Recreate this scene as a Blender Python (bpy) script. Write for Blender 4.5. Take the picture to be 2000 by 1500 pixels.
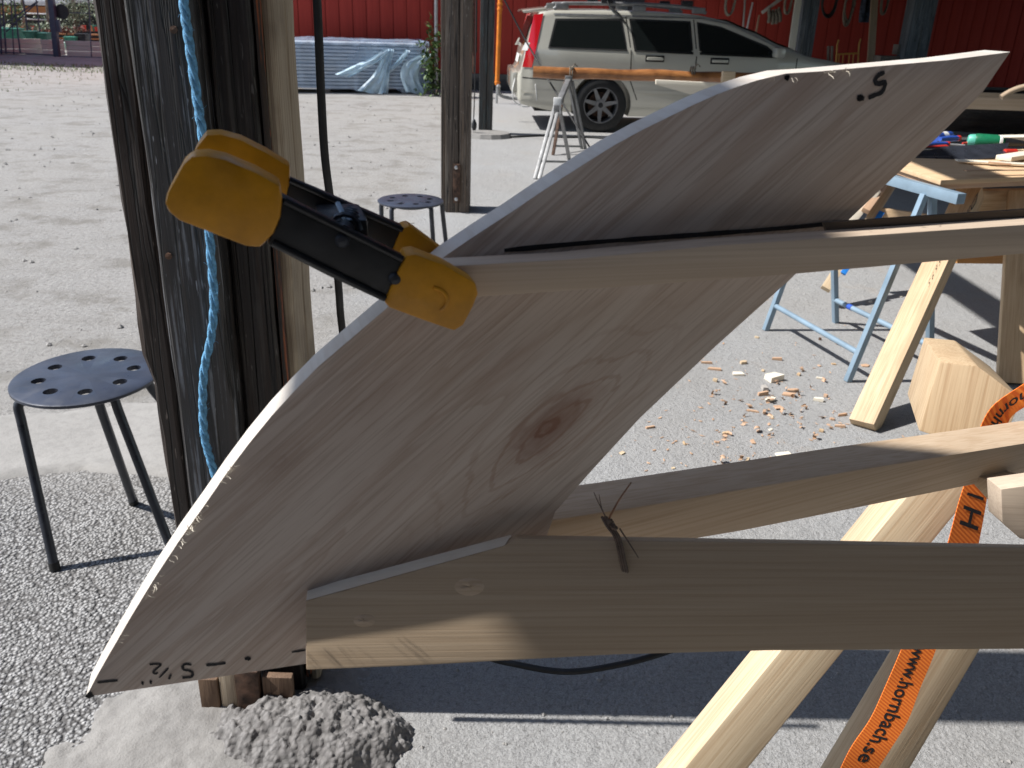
import bpy, bmesh, math, random
from mathutils import Vector, Matrix, noise
random.seed(7)
R = math.radians
for o in list(bpy.data.objects): bpy.data.objects.remove(o)
sc = bpy.context.scene
C = sc.collection

# ------------------------------------------------------------------ camera, sky, sun, exposure
CAM_H, PITCH, ROLL, FPX = 1.42, R(23.4), R(1.96), 1706.0
SUN_EL, SUN_BACK = R(50), R(1.2)
cF = Vector((0, math.cos(PITCH), -math.sin(PITCH)))
cU0 = Vector((0, math.sin(PITCH), math.cos(PITCH)))
cR = Vector((1, 0, 0)) * math.cos(ROLL) + cU0 * math.sin(ROLL)
cU = cU0 * math.cos(ROLL) - Vector((1, 0, 0)) * math.sin(ROLL)
cam = bpy.data.cameras.new('camera'); camo = bpy.data.objects.new('camera', cam); C.objects.link(camo)
cam.sensor_width = 36; cam.lens = 36 * FPX / 2000; cam.clip_start = .02; cam.clip_end = 600
camo.matrix_world = Matrix((
    (cR.x, cU.x, -cF.x, 0), (cR.y, cU.y, -cF.y, 0), (cR.z, cU.z, -cF.z, CAM_H), (0, 0, 0, 1)))
cam.dof.use_dof = True; cam.dof.focus_distance = 1.1; cam.dof.aperture_fstop = 16
sc.camera = camo
sc.render.resolution_x, sc.render.resolution_y = 1024, 768
w = bpy.data.worlds.new('World'); sc.world = w; w.use_nodes = True
sky = w.node_tree.nodes.new('ShaderNodeTexSky'); sky.sky_type = 'NISHITA'; sky.sun_disc = False
sky.sun_elevation = SUN_EL; sky.sun_rotation = R(268.8); sky.dust_density = .6
bg = w.node_tree.nodes['Background']; bg.inputs['Strength'].default_value = .088
w.node_tree.links.new(sky.outputs[0], bg.inputs[0])
sl = bpy.data.lights.new('sun', 'SUN'); sl.energy = 4.6; sl.angle = R(.53); sl.color = (1, .978, .945)
so = bpy.data.objects.new('sun', sl); C.objects.link(so)
SUN = Vector((-math.cos(SUN_EL) * math.cos(SUN_BACK), -math.cos(SUN_EL) * math.sin(SUN_BACK), math.sin(SUN_EL)))
so.rotation_euler = SUN.to_track_quat('Z', 'Y').to_euler(); so.location = (-6, -2, 9)
sc.view_settings.view_transform = 'Standard'; sc.view_settings.look = 'None'
sc.view_settings.exposure = .55; sc.view_settings.gamma = 1

# ------------------------------------------------------------------ measuring: photograph point -> place
CP = Vector((0, 0, CAM_H))
def ray(px, py): return cF * FPX + cR * (px - 1000) + cU * (750 - py)
def G(px, py, z=0.0):
    d = ray(px, py); return CP + d * ((z - CAM_H) / d.z)
def Y(px, py, y):
    d = ray(px, py); return CP + d * (y / d.y)
def onplane(px, py, p, n):
    d = ray(px, py); return CP + d * ((p - CP).dot(n) / d.dot(n))

# ------------------------------------------------------------------ materials
def mk(name):
    m = bpy.data.materials.new(name); m.use_nodes = True
    t = m.node_tree; return m, t, t.nodes['Principled BSDF']
def lk(t, a, b): t.links.new(a, b)
def noisen(t, vec, scale, detail=4, rough=.55, dist=0):
    n = t.nodes.new('ShaderNodeTexNoise'); n.inputs['Scale'].default_value = scale
    n.inputs['Detail'].default_value = detail; n.inputs['Roughness'].default_value = rough
    n.inputs['Distortion'].default_value = dist; lk(t, vec, n.inputs['Vector']); return n.outputs['Fac']
def rampn(t, fac, stops):
    r = t.nodes.new('ShaderNodeValToRGB'); e = r.color_ramp.elements
    while len(e) < len(stops): e.new(.5)
    for k, (p, c) in enumerate(stops):
        e[k].position = p; e[k].color = (c, c, c, 1) if isinstance(c, (int, float)) else (*c, 1)
    lk(t, fac, r.inputs[0]); return r.outputs[0]
def mixn(t, fac, a, b, mode='MIX'):
    m = t.nodes.new('ShaderNodeMix'); m.data_type = 'RGBA'; m.blend_type = mode
    for s, v in ((m.inputs[0], fac), (m.inputs[6], a), (m.inputs[7], b)):
        if hasattr(v, 'links'): lk(t, v, s)
        elif isinstance(v, (int, float)): s.default_value = v
        else: s.default_value = (*v, 1)
    return m.outputs[2]
def mathn(t, op, a, b=0.0, c=None):
    m = t.nodes.new('ShaderNodeMath'); m.operation = op
    for k, v in enumerate((a, b) if c is None else (a, b, c)):
        if hasattr(v, 'links'): lk(t, v, m.inputs[k])
        else: m.inputs[k].default_value = v
    return m.outputs[0]
def mapn(t, scale=(1, 1, 1), rot=(0, 0, 0), loc=(0, 0, 0), coord='Object', rnd=0):
    tc = t.nodes.new('ShaderNodeTexCoord'); v = tc.outputs[coord]
    if rnd:
        oi = t.nodes.new('ShaderNodeObjectInfo'); va = t.nodes.new('ShaderNodeVectorMath'); va.operation = 'MULTIPLY_ADD'
        cx = t.nodes.new('ShaderNodeCombineXYZ')
        for k in range(3): lk(t, oi.outputs['Random'], cx.inputs[k])
        va.inputs[1].default_value = (rnd, rnd * 1.7, rnd * .6); lk(t, cx.outputs[0], va.inputs[0]); lk(t, v, va.inputs[2])
        v = va.outputs[0]
    mp = t.nodes.new('ShaderNodeMapping'); mp.inputs['Scale'].default_value = scale
    mp.inputs['Rotation'].default_value = rot; mp.inputs['Location'].default_value = loc
    lk(t, v, mp.inputs['Vector']); return mp.outputs[0]
def bumpn(t, b, h, strength=.3, dist=.01, prev=None):
    n = t.nodes.new('ShaderNodeBump'); n.inputs['Strength'].default_value = strength; n.inputs['Distance'].default_value = dist
    lk(t, h, n.inputs['Height'])
    if prev: lk(t, prev, n.inputs['Normal'])
    if b: lk(t, n.outputs[0], b.inputs['Normal'])
    return n.outputs[0]
def flat(name, c, rough=.6, metal=0, var=.15, scale=12, bump=.08, bscale=60, coat=0):
    m, t, b = mk(name); v = mapn(t, rnd=5)
    n = noisen(t, v, scale, 5); d = tuple(x * (1 - var * 1.6) for x in c); l = tuple(min(1, x * (1 + var)) for x in c)
    lk(t, rampn(t, n, [(.3, d), (.7, l)]), b.inputs['Base Color'])
    lk(t, rampn(t, noisen(t, v, scale * 2.3, 4), [(.3, max(0, rough - .12)), (.7, min(1, rough + .12))]), b.inputs['Roughness'])
    b.inputs['Metallic'].default_value = metal
    if coat: b.inputs['Coat Weight'].default_value = coat; b.inputs['Coat Roughness'].default_value = .06
    if bump: bumpn(t, b, noisen(t, v, bscale, 3), bump, .004)
    return m
def wood(name, light, dark, grain=(1.2, 34, 34), rough=.62, fine=.5, knots=0.0, bump=.15, stain=0, rnd=9, spec=.35):
    """wood grain runs along local X"""
    m, t, b = mk(name); v = mapn(t, grain, rnd=rnd)
    v1 = mapn(t, (1, 1, 1), rnd=rnd)
    a = noisen(t, v, 1.0, 6, .6, .6)
    band = mapn(t, (grain[0] * .35, grain[1] * .3, grain[2] * .3), rnd=rnd)
    a2 = noisen(t, band, 1.6, 3, .5, 1.4)
    f = noisen(t, mapn(t, (grain[0] * 5, grain[1] * 9, grain[2] * 9), rnd=rnd), 1.0, 2)
    mid = tuple((x + y) / 2 for x, y in zip(light, dark))
    col = rampn(t, a, [(.3, mid), (.5, light), (.75, light)])
    col = mixn(t, rampn(t, a2, [(.42, 0), (.55, .75), (.6, .1), (.75, .5)]), col, mixn(t, .55, dark, light), 'MIX')
    col = mixn(t, rampn(t, f, [(.35, fine), (.55, 0)]), col, dark)
    if knots:
        vo = t.nodes.new('ShaderNodeTexVoronoi'); vo.inputs['Scale'].default_value = 1
        lk(t, mapn(t, (2.2, 9, 9), rnd=rnd), vo.inputs['Vector'])
        col = mixn(t, rampn(t, vo.outputs['Distance'], [(.05, knots), (.13, 0)]), col, tuple(x * .55 for x in dark))
    if stain:
        col = mixn(t, rampn(t, noisen(t, v1, 6, 4), [(.45, 0), (.65, stain)]), col, tuple(x * .5 for x in dark))
    lk(t, col, b.inputs['Base Color']); b.inputs['Roughness'].default_value = rough
    b.inputs['Specular IOR Level'].default_value = spec
    bumpn(t, b, mathn(t, 'ADD', mathn(t, 'MULTIPLY', f, .6), a), bump, .0015)
    return m
M = {}
M['pine'] = wood('pine', (.64, .48, .30), (.42, .26, .14), knots=.6, fine=.6, stain=.12, bump=.3)
M['pine_pale'] = wood('pine_pale', (.66, .53, .36), (.46, .32, .19), knots=.5, fine=.6, stain=.10, bump=.3)
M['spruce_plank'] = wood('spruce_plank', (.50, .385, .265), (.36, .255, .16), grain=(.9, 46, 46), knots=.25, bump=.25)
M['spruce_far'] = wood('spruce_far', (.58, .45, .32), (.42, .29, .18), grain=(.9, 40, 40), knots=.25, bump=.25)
M['stringer'] = wood('stringer', (.62, .50, .38), (.44, .33, .24), grain=(.7, 50, 50), fine=.4)
M['shade_lath'] = wood('shade_lath', (.13, .10, .075), (.07, .05, .035))  # dark wood colour standing in for a face in shade
M['white_wood'] = wood('white_wood', (.80, .74, .62), (.68, .58, .44), fine=.3)
M['red_wood'] = wood('red_wood', (.58, .39, .26), (.42, .25, .15))
M['orange_wood'] = wood('orange_wood', (.60, .30, .09), (.40, .15, .035), grain=(1.2, 20, 20), knots=.5, rough=.45)
M['varnished'] = wood('varnished', (.44, .19, .065), (.17, .06, .022), grain=(2.5, 18, 18), knots=.9, rough=.3, spec=.6, stain=.5)
M['ply_top'] = wood('ply_top', (.70, .50, .31), (.55, .36, .20), grain=(1, 22, 22))
M['grey_wood'] = wood('grey_wood', (.30, .26, .22), (.17, .14, .115), stain=.5, rough=.85, bump=.4)
M['grey_board'] = wood('grey_board', (.46, .43, .39), (.32, .29, .26), rough=.85, bump=.3)
M['pale_board'] = wood('pale_board', (.66, .62, .56), (.46, .42, .37), rough=.85, bump=.3)
def tar(name, base, worn, worn_amt, warm=(.05, .032, .022), rough=.5):
    m, t, b = mk(name)
    g = noisen(t, mapn(t, (1.1, 46, 46), rnd=3), 1, 6, .65, .8)
    col = rampn(t, g, [(.3, tuple(x * .45 for x in base)), (.52, base), (.68, warm), (.8, base)])
    p = mathn(t, 'MULTIPLY', noisen(t, mapn(t, (2.2, 9, 9), rnd=3), 1, 6, .7), noisen(t, mapn(t, (3, 150, 150), rnd=3), 1, 3))
    col = mixn(t, rampn(t, p, [(.27, 0), (.34, worn_amt)]), col, worn)
    sp = noisen(t, mapn(t, (26, 160, 160), rnd=3), 1, 2)
    col = mixn(t, rampn(t, sp, [(.68, 0), (.74, .55)]), col, tuple(min(1, x * 2.2 + .03) for x in worn))
    ck = noisen(t, mapn(t, (.8, 30, 30), rnd=4), 1, 3, .5, .5)
    crack = rampn(t, mathn(t, 'ABSOLUTE', mathn(t, 'SUBTRACT', ck, .5)), [(.0, 0), (.02, 1)])
    col = mixn(t, crack, (.006, .005, .005), col)
    lk(t, col, b.inputs['Base Color'])
    lk(t, rampn(t, g, [(.35, rough - .12), (.7, rough + .25)]), b.inputs['Roughness'])
    h = mathn(t, 'ADD', mathn(t, 'MULTIPLY', g, .7), mathn(t, 'MULTIPLY', crack, .6))
    bumpn(t, b, h, .8, .006)
    return m
M['tar_brown'] = tar('tar_brown', (.036, .024, .019), (.15, .12, .10), .6)
M['tar_black'] = tar('tar_black', (.045, .042, .042), (.24, .25, .27), .8, (.06, .045, .036), .45)
M['tar_dark'] = tar('tar_dark', (.02, .014, .012), (.075, .068, .06), .55)
M['tar_orange'] = tar('tar_orange', (.022, .016, .013), (.34, .085, .02), .9)
M['post_grey'] = tar('post_grey', (.13, .10, .078), (.28, .25, .21), .45, (.18, .13, .09), .7)
M['post_teal'] = tar('post_teal', (.05, .05, .05), (.07, .13, .14), .6, (.09, .07, .05), .6)
M['post_blue'] = tar('post_blue', (.10, .12, .14), (.24, .27, .30), .5, (.12, .12, .11), .7)
M['weathered'] = wood('weathered', (.50, .42, .31), (.24, .175, .12), grain=(1, 60, 60), rough=.8, bump=.6, stain=.5, fine=.7)
M['foot_wood'] = wood('foot_wood', (.20, .13, .085), (.10, .06, .04), grain=(3, 40, 40), rough=.8, bump=.7, fine=.7)  # own grey-brown of the wood pieces at the post foot
M['orange_strip'] = flat('orange_strip', (.30, .075, .02), .8, var=.6, scale=30)
M['red_paint'] = wood('red_paint', (.40, .052, .038), (.27, .034, .026), grain=(.7, 26, 26), rough=.85, bump=.35, fine=.35, spec=.15)
M['dark_paint'] = flat('dark_paint', (.02, .02, .025), .5)
M['plinth'] = flat('plinth', (.07, .068, .066), .9, var=.3, scale=4, bump=.4, bscale=14)
M['yellow'] = flat('yellow', (.60, .265, .008), .45, var=.22, scale=26, bump=.06, bscale=160)
M['black_plastic'] = flat('black_plastic', (.012, .013, .016), .45, var=.3, scale=40)
M['black_rubber'] = flat('black_rubber', (.012, .012, .012), .6)
M['black_metal'] = flat('black_metal', (.03, .034, .045), .34, var=.25, scale=14, bump=.03, bscale=120)
M['stool_seat'] = flat('stool_seat', (.045, .052, .075), .38, var=.2, scale=9, bump=.05, bscale=140)
M['steel'] = flat('steel', (.5, .5, .5), .4, metal=.9)
M['alu'] = flat('alu', (.25, .25, .25), .5, metal=.4)
M['rust'] = flat('rust', (.10, .055, .035), .8, var=.5, scale=40, bump=.3)
M['rust_red'] = flat('rust_red', (.16, .045, .03), .8, var=.4)
M['blue_steel'] = flat('blue_steel', (.24, .33, .41), .42, var=.12, scale=9, metal=.1)
M['copper'] = flat('copper', (.22, .10, .045), .5, var=.4, scale=80)
M['dark_wire'] = flat('dark_wire', (.13, .085, .06), .6, var=.4, scale=80)
M['ink'] = flat('ink', (.012, .011, .014), .7, var=.3, scale=200, bump=0)
M['stack_board'] = flat('stack_board', (.50, .52, .55), .6, var=.2, scale=3)
M['pencil'] = flat('pencil', (.14, .12, .11), .8, bump=0)
M['orange_pipe'] = flat('orange_pipe', (.75, .22, .02), .5)
M['strap'] = None
M['green_plastic'] = flat('green_plastic', (.015, .18, .085), .3)
M['mint_plastic'] = flat('mint_plastic', (.12, .5, .38), .35)
M['red_plastic'] = flat('red_plastic', (.62, .04, .025), .4)
M['blue_plastic'] = flat('blue_plastic', (.03, .09, .42), .4)
M['blue_tape'] = flat('blue_tape', (.02, .22, .68), .5)
M['white_plastic'] = flat('white_plastic', (.75, .75, .73), .4)
M['bin_green'] = flat('bin_green', (.03, .13, .10), .5)
M['crate_green'] = flat('crate_green', (.05, .24, .17), .5)
M['pole_blue'] = flat('pole_blue', (.06, .08, .13), .5)
M['brick_orange'] = wood('brick_orange', (.50, .24, .11), (.36, .15, .07))
M['white_roof'] = flat('white_roof', (.72, .73, .74), .6)
M['concrete'] = None
M['denim'] = flat('denim', (.04, .055, .085), .9, var=.5, scale=30)
M['hemp'] = flat('hemp', (.20, .17, .13), .9, var=.4, scale=60)
M['roofing'] = flat('roofing', (.06, .045, .035), .85, var=.3)
M['brass'] = flat('brass', (.55, .27, .05), .5)

# strap: woven diagonal rib
m, t, b = mk('strap'); v = mapn(t, (1, 1, 1))
wv = t.nodes.new('ShaderNodeTexWave'); wv.inputs['Scale'].default_value = 95; wv.bands_direction = 'DIAGONAL'; lk(t, v, wv.inputs['Vector'])
lk(t, rampn(t, wv.outputs['Fac'], [(.2, (.72, .13, .012)), (.8, (.95, .25, .03))]), b.inputs['Base Color'])
b.inputs['Roughness'].default_value = .75; bumpn(t, b, wv.outputs['Fac'], .5, .001); M['strap'] = m

# board: diagonal plank with pink-grey veneer, long streaks, one knot.  local X = along the board
def board_mat():
    m, t, b = mk('board_wood')
    v = mapn(t, (1.3, 20, 20)); a = noisen(t, v, 1, 6, .6, .7)
    a2 = noisen(t, mapn(t, (.55, 9, 9)), 1.7, 4, .55, 1.6)
    f = noisen(t, mapn(t, (14, 420, 420)), 1, 2)
    f2 = noisen(t, mapn(t, (2.5, 130, 130)), 1, 3)
    big = noisen(t, mapn(t, (2.0, 5, 5)), 1, 3)
    col = rampn(t, a, [(.28, (.52, .42, .355)), (.5, (.62, .525, .455)), (.75, (.66, .57, .50))])
    col = mixn(t, rampn(t, a2, [(.44, 0), (.5, .5), (.508, .06), (.63, .28), (.645, 0)]), col, (.40, .27, .20))
    col = mixn(t, rampn(t, f2, [(.36, .32), (.44, 0)]), col, (.38, .28, .22))
    col = mixn(t, rampn(t, f, [(.38, .4), (.46, 0)]), col, (.36, .27, .21))
    col = mixn(t, rampn(t, big, [(.4, 0), (.65, .25)]), col, (.52, .41, .32))
    tc = t.nodes.new('ShaderNodeTexCoord')
    kq = KNOTS[0]; mpw = t.nodes.new('ShaderNodeMapping'); mpw.vector_type = 'TEXTURE'
    mpw.inputs['Location'].default_value = (kq[0], kq[1], 0); mpw.inputs['Scale'].default_value = (.16, .055, 10); lk(t, tc.outputs['Object'], mpw.inputs['Vector'])
    lw = t.nodes.new('ShaderNodeVectorMath'); lw.operation = 'LENGTH'; lk(t, mpw.outputs[0], lw.inputs[0])
    dw = mathn(t, 'ADD', lw.outputs['Value'], mathn(t, 'MULTIPLY', a2, .5))
    rg = mathn(t, 'MULTIPLY', rampn(t, mathn(t, 'SINE', mathn(t, 'MULTIPLY', dw, 34)), [(.72, 0), (.95, .5)]), rampn(t, lw.outputs['Value'], [(.25, 1), (1.0, 0)]))
    col = mixn(t, rg, col, (.36, .22, .15))
    for (kx, ky, sx, sy, amt, c) in KNOTS:
        mp = t.nodes.new('ShaderNodeMapping'); mp.vector_type = 'TEXTURE'
        mp.inputs['Location'].default_value = (kx, ky, 0); mp.inputs['Scale'].default_value = (sx, sy, 10)
        lk(t, tc.outputs['Object'], mp.inputs['Vector'])
        ln = t.nodes.new('ShaderNodeVectorMath'); ln.operation = 'LENGTH'; lk(t, mp.outputs[0], ln.inputs[0])
        d = mathn(t, 'ADD', ln.outputs['Value'], mathn(t, 'MULTIPLY', mathn(t, 'SUBTRACT', noisen(t, mapn(t, (30, 60, 60)), 1, 3), .5), .9))
        rings = mathn(t, 'SINE', mathn(t, 'MULTIPLY', d, 15))
        amtn = mathn(t, 'MULTIPLY', rampn(t, d, [(.15, amt), (.45, amt * .6), (1.0, 0)]), rampn(t, rings, [(0, .75), (1, 1)]))
        col = mixn(t, amtn, col, c)
    lk(t, col, b.inputs['Base Color']); b.inputs['Roughness'].default_value = .6; b.inputs['Specular IOR Level'].default_value = .4
    bumpn(t, b, mathn(t, 'ADD', f, a), .16, .001)
    return m

# concrete and asphalt
def concrete(name, c=(.36, .345, .325), rough=.9, big=1.6, bump=.35):
    m, t, b = mk(name); v = mapn(t, coord='Object')
    n1 = noisen(t, v, big, 6, .6); n2 = noisen(t, v, 38, 5, .6); n3 = noisen(t, v, 190, 3)
    col = rampn(t, n1, [(.3, tuple(x * .8 for x in c)), (.7, tuple(x * 1.12 for x in c))])
    col = mixn(t, rampn(t, n2, [(.35, .35), (.55, 0)]), col, tuple(x * .62 for x in c))
    col = mixn(t, rampn(t, n3, [(.3, .3), (.42, 0)]), col, tuple(x * .45 for x in c))
    lk(t, col, b.inputs['Base Color']); b.inputs['Roughness'].default_value = rough
    b.inputs['Specular IOR Level'].default_value = .25
    bumpn(t, b, mathn(t, 'ADD', n2, mathn(t, 'MULTIPLY', n3, .5)), bump, .006); return m
M['concrete'] = concrete('concrete')
M['concrete_pale'] = concrete('concrete_pale', (.285, .272, .256), big=7, bump=.6)

def ground_mat():
    m, t, b = mk('ground'); v = mapn(t, coord='Object')
    sx = t.nodes.new('ShaderNodeSeparateXYZ'); lk(t, v, sx.inputs[0])
    wob = noisen(t, v, 1.3, 4)
    # asphalt with exposed aggregate
    vo = t.nodes.new('ShaderNodeTexVoronoi'); vo.inputs['Scale'].default_value = 105; lk(t, v, vo.inputs['Vector'])
    vo2 = t.nodes.new('ShaderNodeTexVoronoi'); vo2.inputs['Scale'].default_value = 210; lk(t, v, vo2.inputs['Vector'])
    stones = rampn(t, vo.outputs['Color'], [(.2, (.30, .296, .29)), (.8, (.46, .453, .445))])
    pits = rampn(t, vo.outputs['Distance'], [(.42, 0), (.72, .92)])
    asph = mixn(t, pits, stones, (.085, .08, .078))
    asph = mixn(t, rampn(t, noisen(t, v, 48, 3, .7), [(.36, .7), (.48, 0)]), asph, (.10, .096, .092))
    asph = mixn(t, rampn(t, noisen(t, v, 7, 5), [(.3, .35), (.65, 0)]), asph, (.2, .192, .185))
    # pale floor on the right: finer
    n9 = noisen(t, v, 260, 3, .7); n10 = noisen(t, v, 70, 4, .7)
    floor = rampn(t, n9, [(.3, (.20, .198, .195)), (.47, (.36, .358, .353)), (.7, (.48, .476, .47))])
    floor = mixn(t, rampn(t, n10, [(.34, .7), (.45, 0)]), floor, (.17, .167, .16))
    floor = mixn(t, rampn(t, noisen(t, v, 120, 2), [(.68, 0), (.74, .6)]), floor, (.60, .59, .57))
    floor = mixn(t, rampn(t, noisen(t, v, 2.6, 4, .6), [(.6, 0), (.75, .35)]), floor, (.42, .33, .25))
    floor = mixn(t, rampn(t, noisen(t, v, 1.1, 4), [(.35, .35), (.65, 0)]), floor, (.30, .28, .255))
    # gravel yard
    gr1 = noisen(t, v, 42, 6, .75); gr2 = noisen(t, v, 3.2, 6, .65); gr3 = noisen(t, v, .6, 3)
    grav = rampn(t, gr1, [(.28, (.15, .14, .128)), (.45, (.325, .312, .297)), (.7, (.42, .405, .385))])
    grav = mixn(t, rampn(t, gr2, [(.36, .75), (.5, 0)]), grav, (.21, .195, .172))
    grav = mixn(t, rampn(t, noisen(t, mapn(t, (.35, 2.2, 1)), 1.5, 5, .7), [(.35, .45), (.5, 0)]), grav, (.25, .235, .215))
    grav = mixn(t, rampn(t, noisen(t, v, 14, 5, .8), [(.32, .6), (.42, 0)]), grav, (.17, .158, .14))
    grav = mixn(t, rampn(t, gr3, [(.4, .3), (.6, 0)]), grav, (.36, .34, .31))
    # grass tint in the far yard
    gsel = mathn(t, 'MULTIPLY', rampn(t, mathn(t, 'ADD', mathn(t, 'MULTIPLY', sx.outputs['Y'], .05), mathn(t, 'MULTIPLY', gr3, .5)), [(1.0, 0), (1.12, .75)]), rampn(t, gr2, [(.4, 0), (.55, 1)]))
    grav = mixn(t, gsel, grav, (.19, .22, .075))
    # where each lies
    wx = mathn(t, 'ADD', sx.outputs['X'], mathn(t, 'MULTIPLY', mathn(t, 'SUBTRACT', wob, .5), .9))
    wy = mathn(t, 'ADD', sx.outputs['Y'], mathn(t, 'MULTIPLY', mathn(t, 'SUBTRACT', wob, .5), .8))
    right = rampn(t, mathn(t, 'MULTIPLY_ADD', wx, 1.0, 1.3), [(.4, 0), (.62, 1)])
    far = rampn(t, mathn(t, 'MULTIPLY_ADD', wy, .5, -.75), [(.3, 0), (.75, 1)])
    near_mix = mixn(t, .18, floor, asph)
    c = mixn(t, far, mixn(t, right, asph, near_mix), mixn(t, right, grav, floor))
    lk(t, c, b.inputs['Base Color']); b.inputs['Roughness'].default_value = .92; b.inputs['Specular IOR Level'].default_value = .2
    near_h = mathn(t, 'ADD', mathn(t, 'MULTIPLY', mathn(t, 'SUBTRACT', 1, vo.outputs['Distance']), 1.0), mathn(t, 'MULTIPLY', n10, .5))
    far_h = mathn(t, 'ADD', gr1, mathn(t, 'MULTIPLY', n9, .35))
    mx = t.nodes.new('ShaderNodeMix'); lk(t, mathn(t, 'MAXIMUM', far, mathn(t, 'MULTIPLY', right, .8)), mx.inputs[0]); lk(t, near_h, mx.inputs[2]); lk(t, far_h, mx.inputs[3])
    b1 = bumpn(t, None, mx.outputs[0], .8, .014)
    bumpn(t, b, gr2, .4, .05, b1)
    return m
M['ground'] = ground_mat()
# lumpy asphalt mound
m, t, b = mk('mound'); v = mapn(t)
vo = t.nodes.new('ShaderNodeTexVoronoi'); vo.inputs['Scale'].default_value = 85; lk(t, v, vo.inputs['Vector'])
lk(t, mixn(t, rampn(t, vo.outputs['Distance'], [(.4, 0), (.8, .6)]), rampn(t, noisen(t, v, 25, 4), [(.3, (.15, .14, .134)), (.7, (.27, .258, .25))]), (.10, .095, .09)), b.inputs['Base Color'])
b.inputs['Roughness'].default_value = .95; bumpn(t, b, vo.outputs['Distance'], .5, -.008); M['mound'] = m
# blue rope strand, tarp, car paint, glass, leaves
M['rope_blue'] = flat('rope_blue', (.16, .42, .68), .7, var=.3, scale=140, bump=.5, bscale=500)
m, t, b = mk('tarp'); v = mapn(t)
lk(t, rampn(t, noisen(t, v, 3, 5), [(.3, (.42, .60, .86)), (.7, (.62, .76, .92))]), b.inputs['Base Color'])
b.inputs['Roughness'].default_value = .35; lk(t, rampn(t, noisen(t, v, 1.8, 4), [(.35, .22), (.7, .42)]), b.inputs['Alpha'])
bumpn(t, b, noisen(t, v, 7, 5, .6, 1), .4, .05); M['tarp'] = m
M['tarp_fold'] = flat('tarp_fold', (.60, .78, .93), .4, var=.15, scale=5, bump=.3, bscale=8); M['tarp_fold'].node_tree.nodes['Principled BSDF'].inputs['Alpha'].default_value = .72
m, t, b = mk('car_paint')
b.inputs['Base Color'].default_value = (.60, .58, .50, 1); b.inputs['Metallic'].default_value = .28; b.inputs['Roughness'].default_value = .34
b.inputs['Coat Weight'].default_value = 1; b.inputs['Coat Roughness'].default_value = .04
lk(t, rampn(t, noisen(t, mapn(t), 5, 4), [(.3, .3), (.7, .42)]), b.inputs['Roughness']); M['car_paint'] = m
m, t, b = mk('car_glass'); b.inputs['Base Color'].default_value = (.010, .013, .013, 1); b.inputs['Roughness'].default_value = .04
b.inputs['Specular IOR Level'].default_value = .6; M['car_glass'] = m
m, t, b = mk('tail_red'); b.inputs['Base Color'].default_value = (.62, .012, .02, 1); b.inputs['Roughness'].default_value = .15; b.inputs['Coat Weight'].default_value = 1; M['tail_red'] = m
def leafm(name, c):
    m, t, b = mk(name); oi = noisen(t, mapn(t), 9, 3)
    lk(t, rampn(t, oi, [(.3, tuple(x * .55 for x in c)), (.7, tuple(x * 1.35 for x in c))]), b.inputs['Base Color'])
    b.inputs['Roughness'].default_value = .5; b.inputs['Subsurface Weight'].default_value = 0
    return m
M['leaf'] = leafm('leaf', (.075, .13, .035)); M['leaf_olive'] = leafm('leaf_olive', (.20, .24, .15)); M['grass'] = leafm('grass', (.13, .18, .05))
M['bark'] = flat('bark', (.14, .11, .08), .9, var=.4, scale=40, bump=.5)

# ------------------------------------------------------------------ mesh helpers
class MB:
    def __init__(s): s.v = []; s.f = []
    def add(s, vs, fs):
        n = len(s.v); s.v += [tuple(x) for x in vs]; s.f += [tuple(i + n for i in q) for q in fs]; return s
    def box(s, c, size, rot=None):
        h = Vector(size) / 2; c = Vector(c); vs = []
        for x in (-1, 1):
            for y in (-1, 1):
                for z in (-1, 1):
                    p = Vector((x * h.x, y * h.y, z * h.z)); vs.append(c + (rot @ p if rot else p))
        return s.add(vs, [(0, 1, 3, 2), (4, 6, 7, 5), (0, 4, 5, 1), (2, 3, 7, 6), (0, 2, 6, 4), (1, 5, 7, 3)])
    def bar(s, a, b, w_, h_, up=(0, 0, 1)):
        a, b = Vector(a), Vector(b); fr, L = frame(a, b, up)
        return s.box((a + b) / 2, (L, w_, h_), fr)
    def tube(s, pts, r, seg=8, cap=True):
        vs, fs = sweep(pts, r, seg, cap); return s.add(vs, fs)
    def build(s, name, mat, parent=None, smooth=False, bevel=0, mtx=None, ang=40):
        me = bpy.data.meshes.new(name); me.from_pydata(s.v, [], s.f)
        bm = bmesh.new(); bm.from_mesh(me)
        bmesh.ops.recalc_face_normals(bm, faces=bm.faces)
        if bevel:
            es = [e for e in bm.edges if len(e.link_faces) == 2 and e.calc_face_angle(0) > .5]
            bmesh.ops.bevel(bm, geom=es, offset=bevel, segments=2, affect='EDGES', clamp_overlap=True, profile=.6)
        bm.to_mesh(me); bm.free()
        if smooth or bevel:
            me.polygons.foreach_set('use_smooth', [True] * len(me.polygons)); me.set_sharp_from_angle(angle=R(ang))
        me.materials.append(M[mat] if isinstance(mat, str) else mat)
        o = bpy.data.objects.new(name, me); C.objects.link(o)
        if mtx is not None: o.matrix_basis = mtx
        if parent: adopt(o, parent)
        return o
def basis_to(o):
    m = o.matrix_basis.copy()
    if o.parent: m = basis_to(o.parent) @ o.matrix_parent_inverse @ m
    return m
def adopt(o, parent, keep=True):
    o.parent = parent
    if keep: o.matrix_parent_inverse = basis_to(parent).inverted()
def frame(a, b, up=(0, 0, 1)):
    x = (Vector(b) - Vector(a)); L = x.length; x = x / L
    u = Vector(up); y = u.cross(x)
    if y.length < 1e-4: y = Vector((0, 1, 0)).cross(x)
    y.normalize(); z = x.cross(y)
    return Matrix((x, y, z)).transposed(), L
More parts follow.
